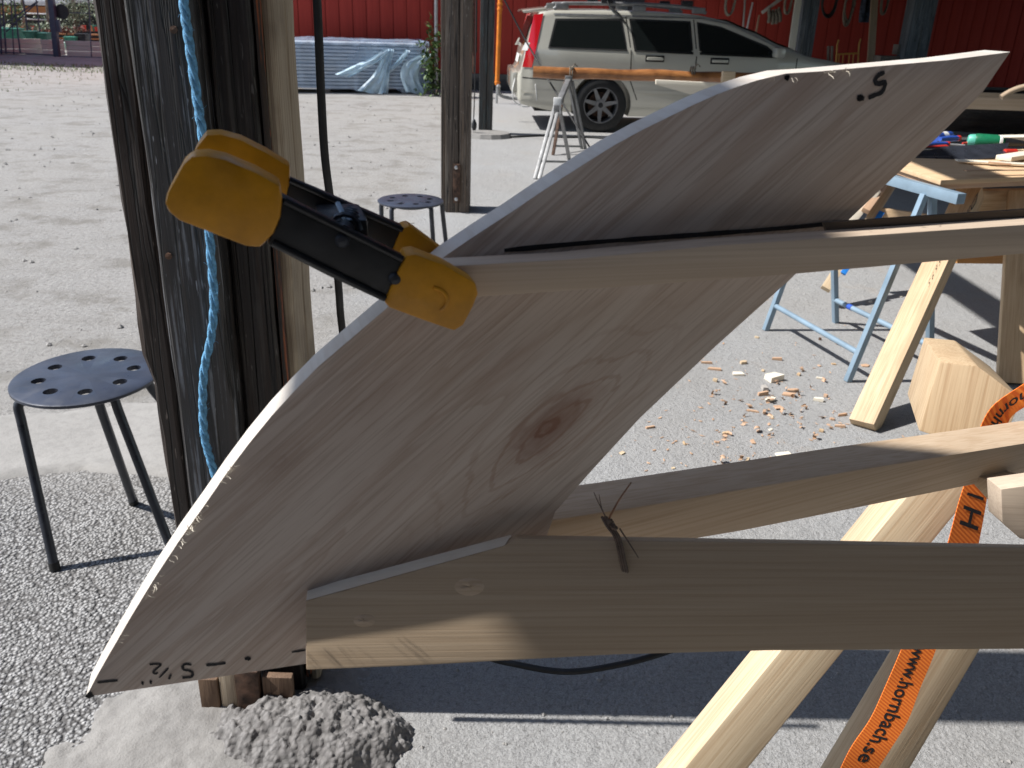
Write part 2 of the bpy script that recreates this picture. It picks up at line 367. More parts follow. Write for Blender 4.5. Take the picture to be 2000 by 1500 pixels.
def sweep(pts, r, seg=8, cap=True):
    pts = [Vector(p) for p in pts]; n = len(pts); vs = []; fs = []
    rr = r if isinstance(r, (list, tuple)) else [r] * n
    tang = [(pts[min(i + 1, n - 1)] - pts[max(i - 1, 0)]).normalized() for i in range(n)]
    u = tang[0].orthogonal().normalized()
    for i in range(n):
        u = (u - tang[i] * u.dot(tang[i])).normalized(); v = tang[i].cross(u)
        for k in range(seg):
            a = 2 * math.pi * k / seg; vs.append(pts[i] + (u * math.cos(a) + v * math.sin(a)) * rr[i])
    for i in range(n - 1):
        for k in range(seg):
            k2 = (k + 1) % seg; fs.append((i * seg + k, i * seg + k2, (i + 1) * seg + k2, (i + 1) * seg + k))
    if cap: fs += [tuple(range(seg))[::-1], tuple(range((n - 1) * seg, n * seg))]
    return vs, fs
def smoothpath(pts, sub=6):
    pts = [Vector(p) for p in pts]; out = []
    P = [pts[0] * 2 - pts[1]] + pts + [pts[-1] * 2 - pts[-2]]
    for i in range(1, len(P) - 2):
        for k in range(sub):
            t = k / sub; a, b, c, d = P[i - 1], P[i], P[i + 1], P[i + 2]
            out.append(.5 * ((2 * b) + (c - a) * t + (2 * a - 5 * b + 4 * c - d) * t * t + (3 * b - a - 3 * c + d) * t ** 3))
    out.append(pts[-1]); return out
def tag(o, label=None, cat=None, group=None, kind=None):
    if label: o['label'] = label
    if cat: o['category'] = cat
    if group: o['group'] = group
    if kind: o['kind'] = kind
    return o
def thing(name, label, cat, loc, rz=0, group=None):
    o = bpy.data.objects.new(name, None); C.objects.link(o); o.location = loc; o.rotation_euler = (0, 0, rz)
    o.matrix_basis = Matrix.Translation(Vector(loc)) @ Matrix.Rotation(rz, 4, 'Z'); o.empty_display_size = .05
    return tag(o, label, cat, group)
def bar(name, a, b, w_, h_, mat, parent=None, up=(0, 0, 1), bevel=.002):
    """box from a to b, grain along local X, w_ sideways, h_ along up"""
    fr, L = frame(a, b, up); mt = Matrix.Translation((Vector(a) + Vector(b)) / 2) @ fr.to_4x4()
    return MB().box((0, 0, 0), (L, w_, h_)).build(name, mat, parent, bevel=bevel, mtx=mt)
def box(name, c, size, mat, parent=None, rz=0, bevel=.002, grain='X'):
    size = Vector(size); rot = Matrix.Rotation(rz, 4, 'Z')
    if grain == 'Z': rot = rot @ Matrix.Rotation(R(-90), 4, 'Y'); size = Vector((size.z, size.y, size.x))
    if grain == 'Y': rot = rot @ Matrix.Rotation(R(90), 4, 'Z'); size = Vector((size.y, size.x, size.z))
    return MB().box((0, 0, 0), size).build(name, mat, parent, bevel=bevel, mtx=Matrix.Translation(Vector(c)) @ rot)
def tube(name, pts, r, mat, parent=None, seg=10):
    return MB().tube(pts, r, seg).build(name, mat, parent, smooth=True, ang=60)
def slab(name, pts, nrm, t, mat, parent=None, bevel=.0015, xdir=None, seg=0):
    """polygon pts (world, on one plane) thickened by t away from nrm; local X = xdir"""
    pts = [Vector(p) for p in pts]; n = Vector(nrm).normalized(); o = sum(pts, Vector()) / len(pts)
    x = Vector(xdir) if xdir else (pts[1] - pts[0]); x = (x - n * x.dot(n)).normalized(); y = n.cross(x)
    fr = Matrix((x, y, n)).transposed(); inv = fr.transposed()
    q = [inv @ (p - o) for p in pts]; k = len(q); mb = MB()
    vs = [(p.x, p.y, 0) for p in q] + [(p.x, p.y, -t) for p in q]
    mb.add(vs, [tuple(range(k)), tuple(range(k, 2 * k))[::-1]] + [(i, (i + 1) % k, k + (i + 1) % k, k + i) for i in range(k)])
    return mb.build(name, mat, parent, bevel=bevel, mtx=Matrix.Translation(o) @ fr.to_4x4(), ang=35)
def lathe(name, prof, mat, parent=None, mtx=None, seg=20, smooth=True):
    mb = MB(); vs = []; fs = []; n = len(prof)
    for k in range(seg):
        a = 2 * math.pi * k / seg
        for (r_, z_) in prof: vs.append((r_ * math.cos(a), r_ * math.sin(a), z_))
    for k in range(seg):
        k2 = (k + 1) % seg
        for i in range(n - 1): fs.append((k * n + i, k2 * n + i, k2 * n + i + 1, k * n + i + 1))
    mb.add(vs, fs)
    o = mb.build(name, mat, None, smooth=smooth, mtx=mtx)
    if parent: adopt(o, parent)
    return o
def ribbon(pts, w_, n):
    """flat stroke on a plane with normal n: verts, faces"""
    pts = [Vector(p) for p in pts]; vs = []; fs = []
    for i, p in enumerate(pts):
        d = (pts[min(i + 1, len(pts) - 1)] - pts[max(i - 1, 0)]).normalized(); s = d.cross(n).normalized()
        ww = w_ * (.85 + .3 * random.random()) * (.75 if i in (0, len(pts) - 1) else 1)
        vs += [p + s * ww / 2, p - s * ww / 2]
        if i: fs.append((2 * i - 2, 2 * i - 1, 2 * i + 1, 2 * i))
    return vs, fs
def leaves(c, rad, n, size, seedv=0):
    rnd = random.Random(seedv); mb = MB(); c = Vector(c)
    cl = [Vector((rnd.gauss(0, .5), rnd.gauss(0, .5), rnd.gauss(0, .5))) for _ in range(max(4, n // 40))]
    for _ in range(n):
        k = rnd.choice(cl); p = c + Vector(((k.x + rnd.gauss(0, .22)) * rad[0], (k.y + rnd.gauss(0, .22)) * rad[1], (k.z + rnd.gauss(0, .22)) * rad[2]))
        q = Matrix.Rotation(rnd.uniform(0, 6.28), 3, 'Z') @ Matrix.Rotation(rnd.uniform(-1.2, 1.2), 3, 'X')
        s = size * rnd.uniform(.6, 1.3)
        mb.add([p + q @ Vector(v) * s for v in ((0, -.5, 0), (.32, -.05, .06), (0, .55, 0), (-.32, -.05, .06))], [(0, 1, 2, 3)])
    return mb
def text_mesh(body, shear=0.0, bold=0.0):
    cu = bpy.data.curves.new('txt', 'FONT'); cu.body = body; cu.size = 1; cu.shear = shear; cu.offset = bold; cu.resolution_u = 3
    ob = bpy.data.objects.new('txt', cu); C.objects.link(ob)
    dg = bpy.context.evaluated_depsgraph_get(); dg.update()
    me = bpy.data.meshes.new_from_object(ob.evaluated_get(dg))
    vs = [v.co.copy() for v in me.vertices]; fs = [tuple(p.vertices) for p in me.polygons]
    bpy.data.objects.remove(ob); bpy.data.curves.remove(cu); bpy.data.meshes.remove(me)
    return vs, fs

# ------------------------------------------------------------------ the setting
MB().add([(-220, -60, 0), (220, -60, 0), (220, 320, 0), (-220, 320, 0)], [(0, 1, 2, 3)]).build('ground', 'ground')['kind'] = 'structure'

def fbm(x, y, s, o=4): return noise.fractal(Vector((x * s, y * s, 3.1)), 1.0, 2.0, o)
def heightfield(name, outline_fn, x0, x1, y0, y1, step, hfn, mat):
    """ground patch: z = hfn(x,y) inside, sinks below the ground outside"""
    nx, ny = int((x1 - x0) / step) + 1, int((y1 - y0) / step) + 1; vs = []; fs = []
    for j in range(ny):
        for i in range(nx):
            x, y = x0 + i * step, y0 + j * step; vs.append((x, y, hfn(x, y)))
    for j in range(ny - 1):
        for i in range(nx - 1):
            q = (j * nx + i, j * nx + i + 1, (j + 1) * nx + i + 1, (j + 1) * nx + i)
            if max(vs[k][2] for k in q) > -.004: fs.append(q)
    o = MB().add(vs, fs).build(name, mat, smooth=True, ang=80); o['kind'] = 'structure'; return o
# rough asphalt heap and smooth concrete skirt at the foot of the near post
hp = G(600, 1440)
def heap(x, y):
    dx, dy = (x - hp.x) / .215, (y - hp.y) / .125; d = max(0, math.hypot(dx, dy) + .16 * fbm(x, y, 14, 3))
    h = .07 * (1 - d ** 3.2) if d < 1.3 else -.02
    v1 = noise.voronoi(Vector((x * 75, y * 75, .3)))[0][0]; v2 = noise.voronoi(Vector((x * 150, y * 150, .3)))[0][0]
    return h + .010 * fbm(x, y, 30, 3) - .011 * v1 - .006 * v2 + .008 if h > -.02 else -.03
heightfield('asphalt_mound', None, hp.x - .36, hp.x + .36, hp.y - .22, hp.y + .24, .0032, heap, 'mound')
sp = G(400, 1450)
def skirt(x, y):
    dx, dy = (x - sp.x - .02) / .33, (y - sp.y - .02) / .24; d = max(0, math.hypot(dx, dy) + .26 * fbm(x, y, 5, 3) + .07 * fbm(x, y, 28, 3))
    return max(-.02, .026 * (1 - d ** 2.2)) + .004 * fbm(x, y, 18, 4) + .002 * fbm(x, y, 70, 3) if d < 1.35 else -.03
heightfield('concrete_skirt', None, sp.x - .55, sp.x + .55, sp.y - .40, sp.y + .42, .008, skirt, 'concrete_pale')
# broken concrete edging between the asphalt and the gravel yard
def apron(x, y):
    lo, hi = 2.45 + .22 * (x + 1) + .14 * fbm(x, 1, .9, 4), 3.02 + .30 * (x + 1) + .16 * fbm(x, 4, 1.3, 4) + .03 * fbm(x, y, 9, 2)
    if x > -.72 + .1 * fbm(y, 2, 2): return -.03
    e = min(y - lo, hi - y); return (.014 + .004 * fbm(x, y, 3, 4)) if e > .03 else (-.03 if e < 0 else -.008 + e * .7)
heightfield('concrete_apron', None, -4.5, -.55, 1.3, 3.4, .03, apron, 'concrete')
mb = MB(); rnd = random.Random(3)
def stone(mb, p, s):
    q = [(1, 0, 0), (-1, 0, 0), (0, 1, 0), (0, -1, 0), (0, 0, .7), (0, 0, -.5)]
    a = rnd.uniform(0, 6.28); ca, sa = math.cos(a), math.sin(a)
    vs = []
    for (x, y, z) in q:
        k = s * rnd.uniform(.6, 1.2); vs.append((p.x + (x * ca - y * sa) * k, p.y + (x * sa + y * ca) * k, p.z + z * k + s * .25))
    mb.add(vs, [(0, 2, 4), (2, 1, 4), (1, 3, 4), (3, 0, 4), (2, 0, 5), (1, 2, 5), (3, 1, 5), (0, 3, 5)])
for _ in range(2600):
    x, y = rnd.uniform(-2.6, 2.8), 1.0 + 6 * rnd.random() ** 1.6
    stone(mb, Vector((x, y, 0)), rnd.uniform(.002, .0055) * (1.5 if rnd.random() < .07 else 1))
for _ in range(500):
    x, y = rnd.uniform(-7, -.7), rnd.uniform(3.2, 14); stone(mb, Vector((x, y, 0)), rnd.uniform(.006, .02))
tag(mb.build('loose_gravel', 'concrete'), 'small loose grey stones scattered over the yard', 'gravel', kind='stuff')
mb = MB()
for _ in range(2600):
    x, y = rnd.uniform(-14, -7.6), rnd.uniform(17.4, 19.2) if rnd.random() < .8 else rnd.uniform(13, 17)
    p = Vector((x, y, 0)); a = rnd.uniform(0, 6.28); h = rnd.uniform(.02, .07); d = Vector((math.cos(a), math.sin(a), 0)) * .008
    mb.add([p - d, p + d, p + Vector((rnd.uniform(-.03, .03), rnd.uniform(-.03, .03), h))], [(0, 1, 2)])
tag(mb.build('yard_grass', 'grass'), 'thin sparse grass at the far edge of the gravel yard', 'grass', kind='stuff')

# the roof carried by the row of posts: it stands above the picture and shades what lies to the right
rf = thing('shed_roof', 'open shed roof carried by the row of timber posts', 'roof', (5, 4, 3.7))
box('roof_deck', (5.7, 9.9, 3.86), (12.6, 6.6, .06), 'roofing', rf, grain='Y'); box('roof_deck', (6.3, 1.3, 3.86), (11.4, 10.4, .06), 'roofing', rf, grain='Y')
for k in range(9): bar('rafter', (-.5 if k > 4 else .65, -3.4 + 2 * k, 3.75), (11.9, -3.4 + 2 * k, 3.75), .1, .15, 'grey_wood', rf)
for x in (-.45, 5.6): bar('roof_beam', (x, 1.3, 3.60), (x, 13, 3.60), .16, .14, 'grey_wood', rf)
rf2 = thing('lean_to_roof', 'low lean-to roof along the red wall', 'roof', (9, 15, 3.1))
box('roof_deck', (9.2, 15.1, 3.12), (13, 4.3, .07), 'roofing', rf2)
for k in range(7): bar('rafter', (3.2 + 2 * k, 13.0, 3.03), (3.2 + 2 * k, 17.2, 3.03), .08, .1, 'grey_wood', rf2)

box('sky_blocker', (9.3, 12.9, 2.5), (13.2, .05, 1.25), 'roofing', rf2); box('side_blocker', (2.72, 15.0, 2.5), (.05, 4.1, 1.25), 'roofing', rf2)  # panels added below the roof edge to keep sky light off the wall
# unseen board added to throw a shadow across the middle of the boat frame
eb = thing('shade_board', 'unseen board added at the shed eave to shade the boat frame', 'board', (-1.9, .52, 3.56))
box('board', (-1.925, .50, 3.56), (.47, .68, .03), 'grey_wood', eb)
for y_ in (.18, .82): bar('bracket', (-2.1, y_, 3.61), (-.5, y_, 3.61), .03, .05, 'grey_wood', eb)
# unseen building added behind the viewer to cut light bounced off the ground
ws = thing('bounce_blocker', 'unseen dark building with a wide porch, added behind the viewer to cut bounced light', 'building', (1, -3.2, 0))
box('blocker_roof', (4.4, -4.3, 4.05), (13.5, 5.2, .08), 'roofing', ws)
for k in range(16): box('blocker_board', (-7.6 + 1.1 * k, -3.4, 2.0), (1.08, .06, 4.0), 'tar_brown', ws, grain='Z')
for x in (-2.2, 3.2): box('blocker_post', (x, -1.8, 2.0), (.16, .16, 4.0), 'tar_brown', ws, grain='Z')
# red barn: boards one by one
WA, WB = Vector((-6.2, 16.0, 0)), Vector((14.5, 18.35, 0)); wd = (WB - WA).normalized(); wn = Vector((wd.y, -wd.x, 0)); WL = (WB - WA).length
wrz = math.atan2(wd.y, wd.x)
barn = thing('red_barn', 'long red barn with vertical board cladding behind the car', 'barn', (WA + WB) / 2)
box('foundation', (WA + WB) / 2 + Vector((0, 0, .14)) - wn * .15, (WL, .34, .28), 'plinth', barn, rz=wrz)
box('wall_core', (WA + WB) / 2 + Vector((0, 0, 2.4)) - wn * .16, (WL, .2, 4.3), 'red_paint', barn, rz=wrz)
proto = None; pitch = .232
for k in range(int(WL / pitch)):
    c = WA + wd * (pitch * (k + .5)) + Vector((0, 0, 2.4)) - wn * .042
    if proto is None:
        proto = box('plank', c, (.222, .028, 4.3), 'red_paint', barn, rz=wrz, grain='Z', bevel=.003); o = proto
    else:
        o = proto.copy(); C.objects.link(o); rot = Matrix.Rotation(wrz, 4, 'Z') @ Matrix.Rotation(R(-90), 4, 'Y')
        o.matrix_basis = Matrix.Translation(c + wn * rnd.uniform(-.004, .006)) @ rot; o.matrix_parent_inverse = Matrix.Translation(barn.location).inverted()
rp = bpy.data.objects.new('roof', None); bpy.data.objects.remove(rp)
slab('roof', [WA + Vector((-.4, -.5, 4.5)), WB + Vector((.4, -.5, 4.5)), WB + Vector((.2, 5, 7)), WA + Vector((-.6, 5, 7))], (0, -.45, .9), .12, 'roofing', barn)
slab('gable_wall', [WA - wn * .1, WA - wn * 8, WA - wn * 8 + Vector((0, 0, 4.5)), WA - wn * .1 + Vector((0, 0, 4.5))], -wd, .15, 'red_paint', barn, xdir=(0, 0, 1))
# dark hatch in the wall
hc = onplane(1224, 10, WA, wn); 
hat = box('hatch', hc + Vector((0, 0, .62)) + wn * .01, (.62, .05, 1.5), 'dark_paint', barn, rz=wrz)
M_out = Vector((-17.1, 20.2, 0))
sh = thing('shadow_caster', 'unseen building added left of the yard to cast a shadow band', 'shed', M_out)  # unseen building added to throw a shadow band across the far yard
box('wall', M_out + Vector((0, 0, 2)), (9.6, 2.9, 4), 'grey_board', sh)
slab('roof', [M_out + Vector((-5, -1.7, 4.0)), M_out + Vector((5, -1.7, 4.0)), M_out + Vector((5, 1.7, 5)), M_out + Vector((-5, 1.7, 5))], (0, -.28, .96), .12, 'roofing', sh)  # roof of the added shadow-casting building

# ------------------------------------------------------------------ posts
PY = 1.5
post = thing('timber_post', 'tarred black timber post in the foreground with blue rope hanging on it', 'post', (-.53, PY + .1, 0))
def ptimber(x0, x1, y0, y1, mat, z0=0.0, z1=3.52, name='timber', bevel=.006):
    return box(name, ((x0 + x1) / 2, (y0 + y1) / 2, (z0 + z1) / 2), (x1 - x0, y1 - y0, z1 - z0), mat, post, grain='Z', bevel=bevel)
def rough_timber(name, x0, x1, y0, y1, z0, z1, mat, amp=.004, notch=None):
    """timber with worn, uneven corners: a stack of rings along its length (grain local X = up)"""
    mb = MB(); n = 60; vs = []; fs = []; cx, cy = (x0 + x1) / 2, (y0 + y1) / 2; hx, hy = (x1 - x0) / 2, (y1 - y0) / 2; b_ = .007
    base = [(-hx + b_, -hy), (hx - b_, -hy), (hx, -hy + b_), (hx, hy - b_), (hx - b_, hy), (-hx + b_, hy), (-hx, hy - b_), (-hx, -hy + b_)]
    for i in range(n + 1):
        z = z0 + (z1 - z0) * i / n
        for k, (x, y) in enumerate(base):
            dx = amp * noise.noise(Vector((z * 5, k * 3.7 + x0 * 9, 1))) + amp * .5 * noise.noise(Vector((z * 19, k * 1.7, x0)))
            dy = amp * .5 * noise.noise(Vector((z * 6, k * 2.9, 7)))
            if notch and notch[0] < z < notch[1] and x < 0: dx += notch[2]
            vs.append((z - z0, y + dy, -(x + dx)))
        if i:
            for k in range(8): k2 = (k + 1) % 8; fs.append(((i - 1) * 8 + k, (i - 1) * 8 + k2, i * 8 + k2, i * 8 + k))
    fs += [tuple(range(8)), tuple(range(n * 8, n * 8 + 8))]
    mb.add(vs, fs); return mb.build(name, mat, post, smooth=True, ang=28, mtx=Matrix.Translation((cx, cy, z0)) @ Matrix.Rotation(R(-90), 4, 'Y'))
rough_timber('timber', -.690, -.636, PY + .005, PY + .16, 0.05, 3.52, 'tar_brown', .006, (.0, .77, .012))
rough_timber('timber', -.616, -.510, PY - .047, PY + .15, 0.02, 3.52, 'tar_black', .003)
rough_timber('timber', -.508, -.434, PY - .004, PY + .17, 0.02, 3.52, 'tar_dark', .003)
rough_timber('timber', -.433, -.423, PY + .004, PY + .03, 0.05, 3.52, 'tar_orange', .001)
rough_timber('timber', -.432, -.409, PY + .032, PY + .12, 0.02, 3.52, 'weathered', .002)
rough_timber('timber', -.433, -.412, PY + .123, PY + .195, 0.02, 3.52, 'weathered', .002)
rough_timber('timber', -.523, -.509, PY + .05, PY + .16, 0.02, 3.52, 'tar_dark', .001)
for (x0, x1, z1, mt, d_) in ((-.640, -.600, .10, 'foot_wood', .02), (-.597, -.562, .12, 'weathered', .016), (-.559, -.510, .13, 'rust', .026), (-.505, -.442, .11, 'foot_wood', .018)):
    box('foot_block', ((x0 + x1) / 2, PY - .050 - d_ / 2, z1 / 2), (x1 - x0, d_, z1), mt, post, grain='Z', bevel=.003)
for (px, py) in ((340, 58), (330, 500)):
    p = Y(px, py, PY - .048); lathe('nail_head', [(0, 0), (.006, 0), (.006, .003), (0, .004)], 'rust', post, Matrix.Translation(p) @ Matrix.Rotation(R(90), 4, 'X'), 8)

def colon_post(px_l, px_r, py_top, gy, name_label, mat, planks, depth, zt=3.52):
    a, b = Y(px_l, py_top, gy), Y(px_r, py_top, gy); W = b.x - a.x
    p = thing('timber_post', name_label, 'post', ((a.x + b.x) / 2, gy + depth / 2, 0), group=None)
    x = a.x
    for k, (fr, off) in enumerate(planks):
        box('timber', (x + W * fr / 2, gy + depth / 2 + off, zt / 2), (W * fr - .004, depth - abs(off), zt), mat, p, grain='Z', bevel=.006); x += W * fr
    return p, a, b
post2, a2, b2 = colon_post(860, 917, 300, 6.44, 'grey-brown timber post behind the far stool with an iron strap near its foot', 'post_grey', [(.16, .02), (.46, 0), (.38, .004)], .24)
sx = Y(892, 320, 6.43); sb = Y(892, 396, 6.43)
strapo = box('iron_strap', (sx.x, 6.43, (sx.z + sb.z) / 2), (.052, .012, sx.z - sb.z), 'rust', post2, grain='Z')
for yy in (327, 389):
    lathe('bolt', [(0, 0), (.014, 0), (.014, .008), (0, .012)], 'steel', strapo, Matrix.Translation(Y(891, yy, 6.423)) @ Matrix.Rotation(R(90), 4, 'X'), 6, False)
post3, a3, b3 = colon_post(935, 962, 200, 10.76, 'narrow grey-green timber post standing on a stone beside the parked car', 'post_teal', [(.55, 0), (.45, .008)], .2)
fs = thing('footing_stone', 'flat pale footing stone under the narrow post', 'stone', G(948, 268)); 
mbs = MB(); cst = G(950, 268); k = 14; ring = []
for i in range(k):
    a = 2 * math.pi * i / k; ring.append((cst.x + .30 * math.cos(a) * (1 + .1 * noise.noise(Vector((i * 1.3, 0, 0)))), cst.y + .05 + .26 * math.sin(a), 0))
mbs.add(ring + [(x * .9 + cst.x * .1, y * .9 + (cst.y + .05) * .1, .05) for (x, y, z) in ring], [tuple(range(k, 2 * k))] + [(i, (i + 1) % k, k + (i + 1) % k, k + i) for i in range(k)])
mbs.build('stone_block', 'concrete_pale', fs)
# posts in the dark shed
for (pl, pr_, yy, gy, lab, mt) in ((1562, 1594, 60, 14.2, 'thick pale blue-grey post of the dark shed with a pale board leaning on it', 'post_blue'), (1776, 1822, 60, 13.6, 'blue-black post at the right of the dark shed', 'post_blue')):
    colon_post(pl, pr_, yy, gy, lab, mt, [(.5, 0), (.5, .01)], .3, 3.0)
pb = thing('leaning_board', 'narrow pale white board leaning on the blue-grey shed post', 'board', Y(1544, 112, 14.0))
bar('plank', Y(1542, 125, 14.0), Y(1562, -20, 14.1), .02, .1, 'white_wood', pb, up=(1, 0, 0))
lp = thing('leaning_pole', 'weathered double plank pole leaning in the dark shed', 'pole', Y(1698, 120, 14.5))
bar('plank', Y(1696, 140, 14.4), Y(1707, -25, 14.6), .03, .06, 'spruce_plank', lp, up=(1, 0, 0)); bar('plank', Y(1703, 140, 14.4), Y(1713, -25, 14.6), .03, .05, 'spruce_plank', lp, up=(1, 0, 0))
# thin poles on the shed wall
for (xa, ya, xb, yb, mt, lab) in ((1450, 75, 1456, -10, 'grey_board', 'grey wooden stick hanging on the shed wall'), (1455, 72, 1470, 5, 'white_plastic', 'white and blue stick leaning on the shed wall'), (1473, 80, 1483, 30, 'red_wood', 'short brown stick leaning on the shed wall')):
    tag(tube('wooden_stick', [Y(xa, ya, 15.6), Y(xb, yb, 15.8)], .016, mt, None, 8), lab, 'stick')
def rope_coil(px, py, y, rx, rz, n, mat, lab, name='rope_coil'):
    c = Y(px, py, y); pts = []
    for i in range(n * 20 + 1):
        a = 2 * math.pi * i / 20; q = .85 + .3 * noise.noise(Vector((i * .13, px, 0)))
        pts.append(c + Vector((rx * math.cos(a) * q, .03 * noise.noise(Vector((i * .2, 3, px))) + i * .0008, rz * math.sin(a) * q)))
    return tag(tube(name, pts, .013, mat, None, 6), lab, 'rope')
rope_coil(1427, 5, 15.6, .09, .22, 4, 'hemp', 'grey rope coil hanging at the edge of the shed wall')
rope_coil(1540, 5, 15.2, .06, .20, 4, 'hemp', 'small brown rope loop hanging beside the leaning board')
rope_coil(1622, 3, 15.2, .13, .26, 6, 'black_rubber', 'dark hose coil hanging right of the blue-grey post')
rope_coil(1661, 10, 15.0, .08, .30, 5, 'hemp', 'long grey rope hank with a wrapped neck on the shed wall')
rope_coil(1730, 0, 15.0, .06, .25, 4, 'hemp', 'thin rope loop hanging right of the weathered pole')
gl = thing('glove_bunch', 'bunch of worn grey gloves hanging from a slanting stick', 'gloves', Y(1510, 50, 15.5))
bar('stick', Y(1488, 25, 15.5), Y(1530, -6, 15.5), .03, .05, 'grey_board', gl)
for k, (gx, gy_) in enumerate(((1503, 22), (1509, 25), (1515, 24), (1521, 20))):
    p = Y(gx, gy_, 15.45); q = Y(gx + (k - 1.5) * 1.5, gy_ + 23, 15.42)
    tube('glove', smoothpath([p + Vector((0, 0, .05)), p, (p + q) / 2 + Vector((.01, -.01, 0)), q], 4), [.02] * 4 + [.035] * 4 + [.03] * 4 + [.02], 'hemp', gl, 7)
jk = thing('blue_cloth', 'pale blue cloth hanging beside the weathered pole', 'cloth', Y(1692, 40, 14.7))
mb = MB(); vs = []; fs_ = []
for j in range(9):
    for i in range(7):
        p = Y(1684 + i * 3 + j * -.6, -12 + j * 7, 14.7); p.y += .04 * math.sin(i * 1.9 + j * .3); vs.append(p)
for j in range(8):
    for i in range(6): fs_.append((j * 7 + i, j * 7 + i + 1, (j + 1) * 7 + i + 1, (j + 1) * 7 + i))
o = mb.add(vs, fs_).build('cloth', 'denim', jk, smooth=True); o.modifiers.new('s', 'SOLIDIFY').thickness = .012
# brass-coloured chair frame
ch = thing('chair_frame', 'orange metal chair frame standing in the dark shed', 'chair', G(1655, 135))
for (xa, ya, xb, yb) in ((1630, 125, 1638, 78), (1672, 120, 1681, 76)):
    tube('leg', [Y(xa, ya + 60, 14.0), Y(xb - 3, yb + 10, 14.0), Y(xb, yb, 14.02)], .013, 'brass', ch, 8)
for yy in (106,): tube('crossbar', [Y(1635, yy, 14.0), Y(1674, yy - 2, 14.0)], .012, 'brass', ch, 8)
for xx in (1638, 1646, 1658, 1666): tube('back_slat', [Y(xx - 1, 130, 14.0), Y(xx + 1, 105, 14.0)], .009, 'brass', ch, 6)
sp2 = thing('standing_stakes', 'two short grey stakes standing beside the orange chair frame', 'stakes', G(1620, 150))
for xx in (1616, 1623): tube('stake', [Y(xx, 190, 14.3), Y(xx + 2, 90, 14.3)], .022, 'grey_wood', sp2, 8)
bx_ = thing('tool_box', 'small brown wooden box on a shelf board in the dark shed', 'box', Y(1758, 103, 13.9))
box('crate', Y(1759, 97, 13.9), (.16, .2, .14), 'grey_wood', bx_); box('shelf', Y(1745, 118, 13.9), (.5, .3, .12), 'grey_wood', bx_)

# ------------------------------------------------------------------ poles, pipes and wires of the yard
pp = thing('orange_pole', 'orange pipe standing on a thin steel spike by the red wall', 'pole', G(970, 200))
gp_ = G(970, 202); tube('pipe', [gp_ + Vector((0, 0, .28)), gp_ + Vector((.03, 0, 2.6))], .035, 'orange_pipe', pp); tube('spike', [gp_, gp_ + Vector((0, 0, .3))], .018, 'steel', pp)
for z in (.3, 1.35, 1.42): lathe('collar', [(.03, 0), (.045, .005), (.045, .03), (.03, .035)], 'orange_pipe', pp, Matrix.Translation(gp_ + Vector((.012 * z, 0, z))), 10)
pq = onplane(852, 175, WA + wn * .08, wn); tag(tube('grey_pipe', [pq, pq + Vector((0, 0, 3))], .035, 'steel'), 'grey steel downpipe on the red wall beside the ivy', 'pipe')
ca = [Y(975, -20, 10.4), Y(1030, 85, 10.2), Y(1090, 187, 9.6), Y(1152, 288, 8.6)]
tag(tube('guy_wire', smoothpath(ca, 6), .009, 'black_rubber'), 'thin black wire slanting down across the car to the trestle', 'wire')
pw = Y(926, 60, 10.5)
hc_ = thing('hanging_plug', 'black power plug hanging on a thin cable between the two posts', 'plug', Y(926, 245, 10.5))
tube('cable', smoothpath([Y(930, -20, 10.5), Y(929, 90, 10.5), Y(927, 180, 10.5), Y(925, 236, 10.5)], 5), .007, 'black_rubber', hc_, 6)
lathe('plug_body', [(0, 0), (.02, 0), (.03, .03), (.03, .07), (.012, .12), (0, .12)], 'black_plastic', hc_, Matrix.Translation(Y(926, 254, 10.5)), 10)
for dx in (-.01, .01): tube('pin', [Y(926, 254, 10.5) + Vector((dx, 0, 0)), Y(926, 260, 10.5) + Vector((dx, 0, 0))], .004, 'steel', hc_, 6)
rods = thing('rod_bundle', 'bundle of thin rusty brown rods between the two posts', 'rods', Y(927, 190, 10.9))
for k, xx in enumerate((921, 925, 930)): tube('rod', [Y(xx, 102 + 40 * (k == 1), 10.9), Y(xx + 1, -25, 10.9)], .012, 'rust', rods, 6)
tag(tube('ground_cable', smoothpath([G(978, 268, .01), G(1010, 267, .01), G(1060, 265, .01), G(1100, 268, .01), G(1150, 268, .01), G(1200, 272, .01)], 5), .012, 'black_rubber'), 'black cable lying on the ground from the footing stone to the trestle', 'cable')

# ------------------------------------------------------------------ plank stack under a blue tarp
TL, TR = G(430, 180), G(838, 184); td = (TR - TL).normalized(); tn = Vector((td.y, -td.x, 0)); tL = (TR - TL).length; trz = math.atan2(td.y, td.x)
st = thing('plank_stack', 'long stack of grey boards under the torn blue sheet', 'stack', (TL + TR) / 2 - tn * .4)
for k in range(13):
    for row in (0,):
        c = (TL + TR) / 2 - tn * (.42 + rnd.uniform(-.02, .02)) + td * rnd.uniform(-.03, .03) + Vector((0, 0, .09 + .056 * k))
        box('board', c, (tL - .25, .72 - .03 * (k % 2), .036), 'stack_board', st, rz=trz)
for xx in (.12, .5, .88): box('bearer', TL + td * tL * xx - tn * .42 + Vector((0, 0, .035)), (.1, .7, .07), 'grey_wood', st, rz=trz)
tp = thing('tarp', 'torn translucent blue plastic sheet draped over the board stack', 'tarp', (TL + TR) / 2)
mb = MB(); vs = []; fs_ = []; NI, NJ = 110, 26; HT = .83
def tarp_drop(u):   # how far the sheet hangs down the front
    return .74 + .03 * math.sin(u * 31) + .05 * fbm(u, 0, 6, 3)
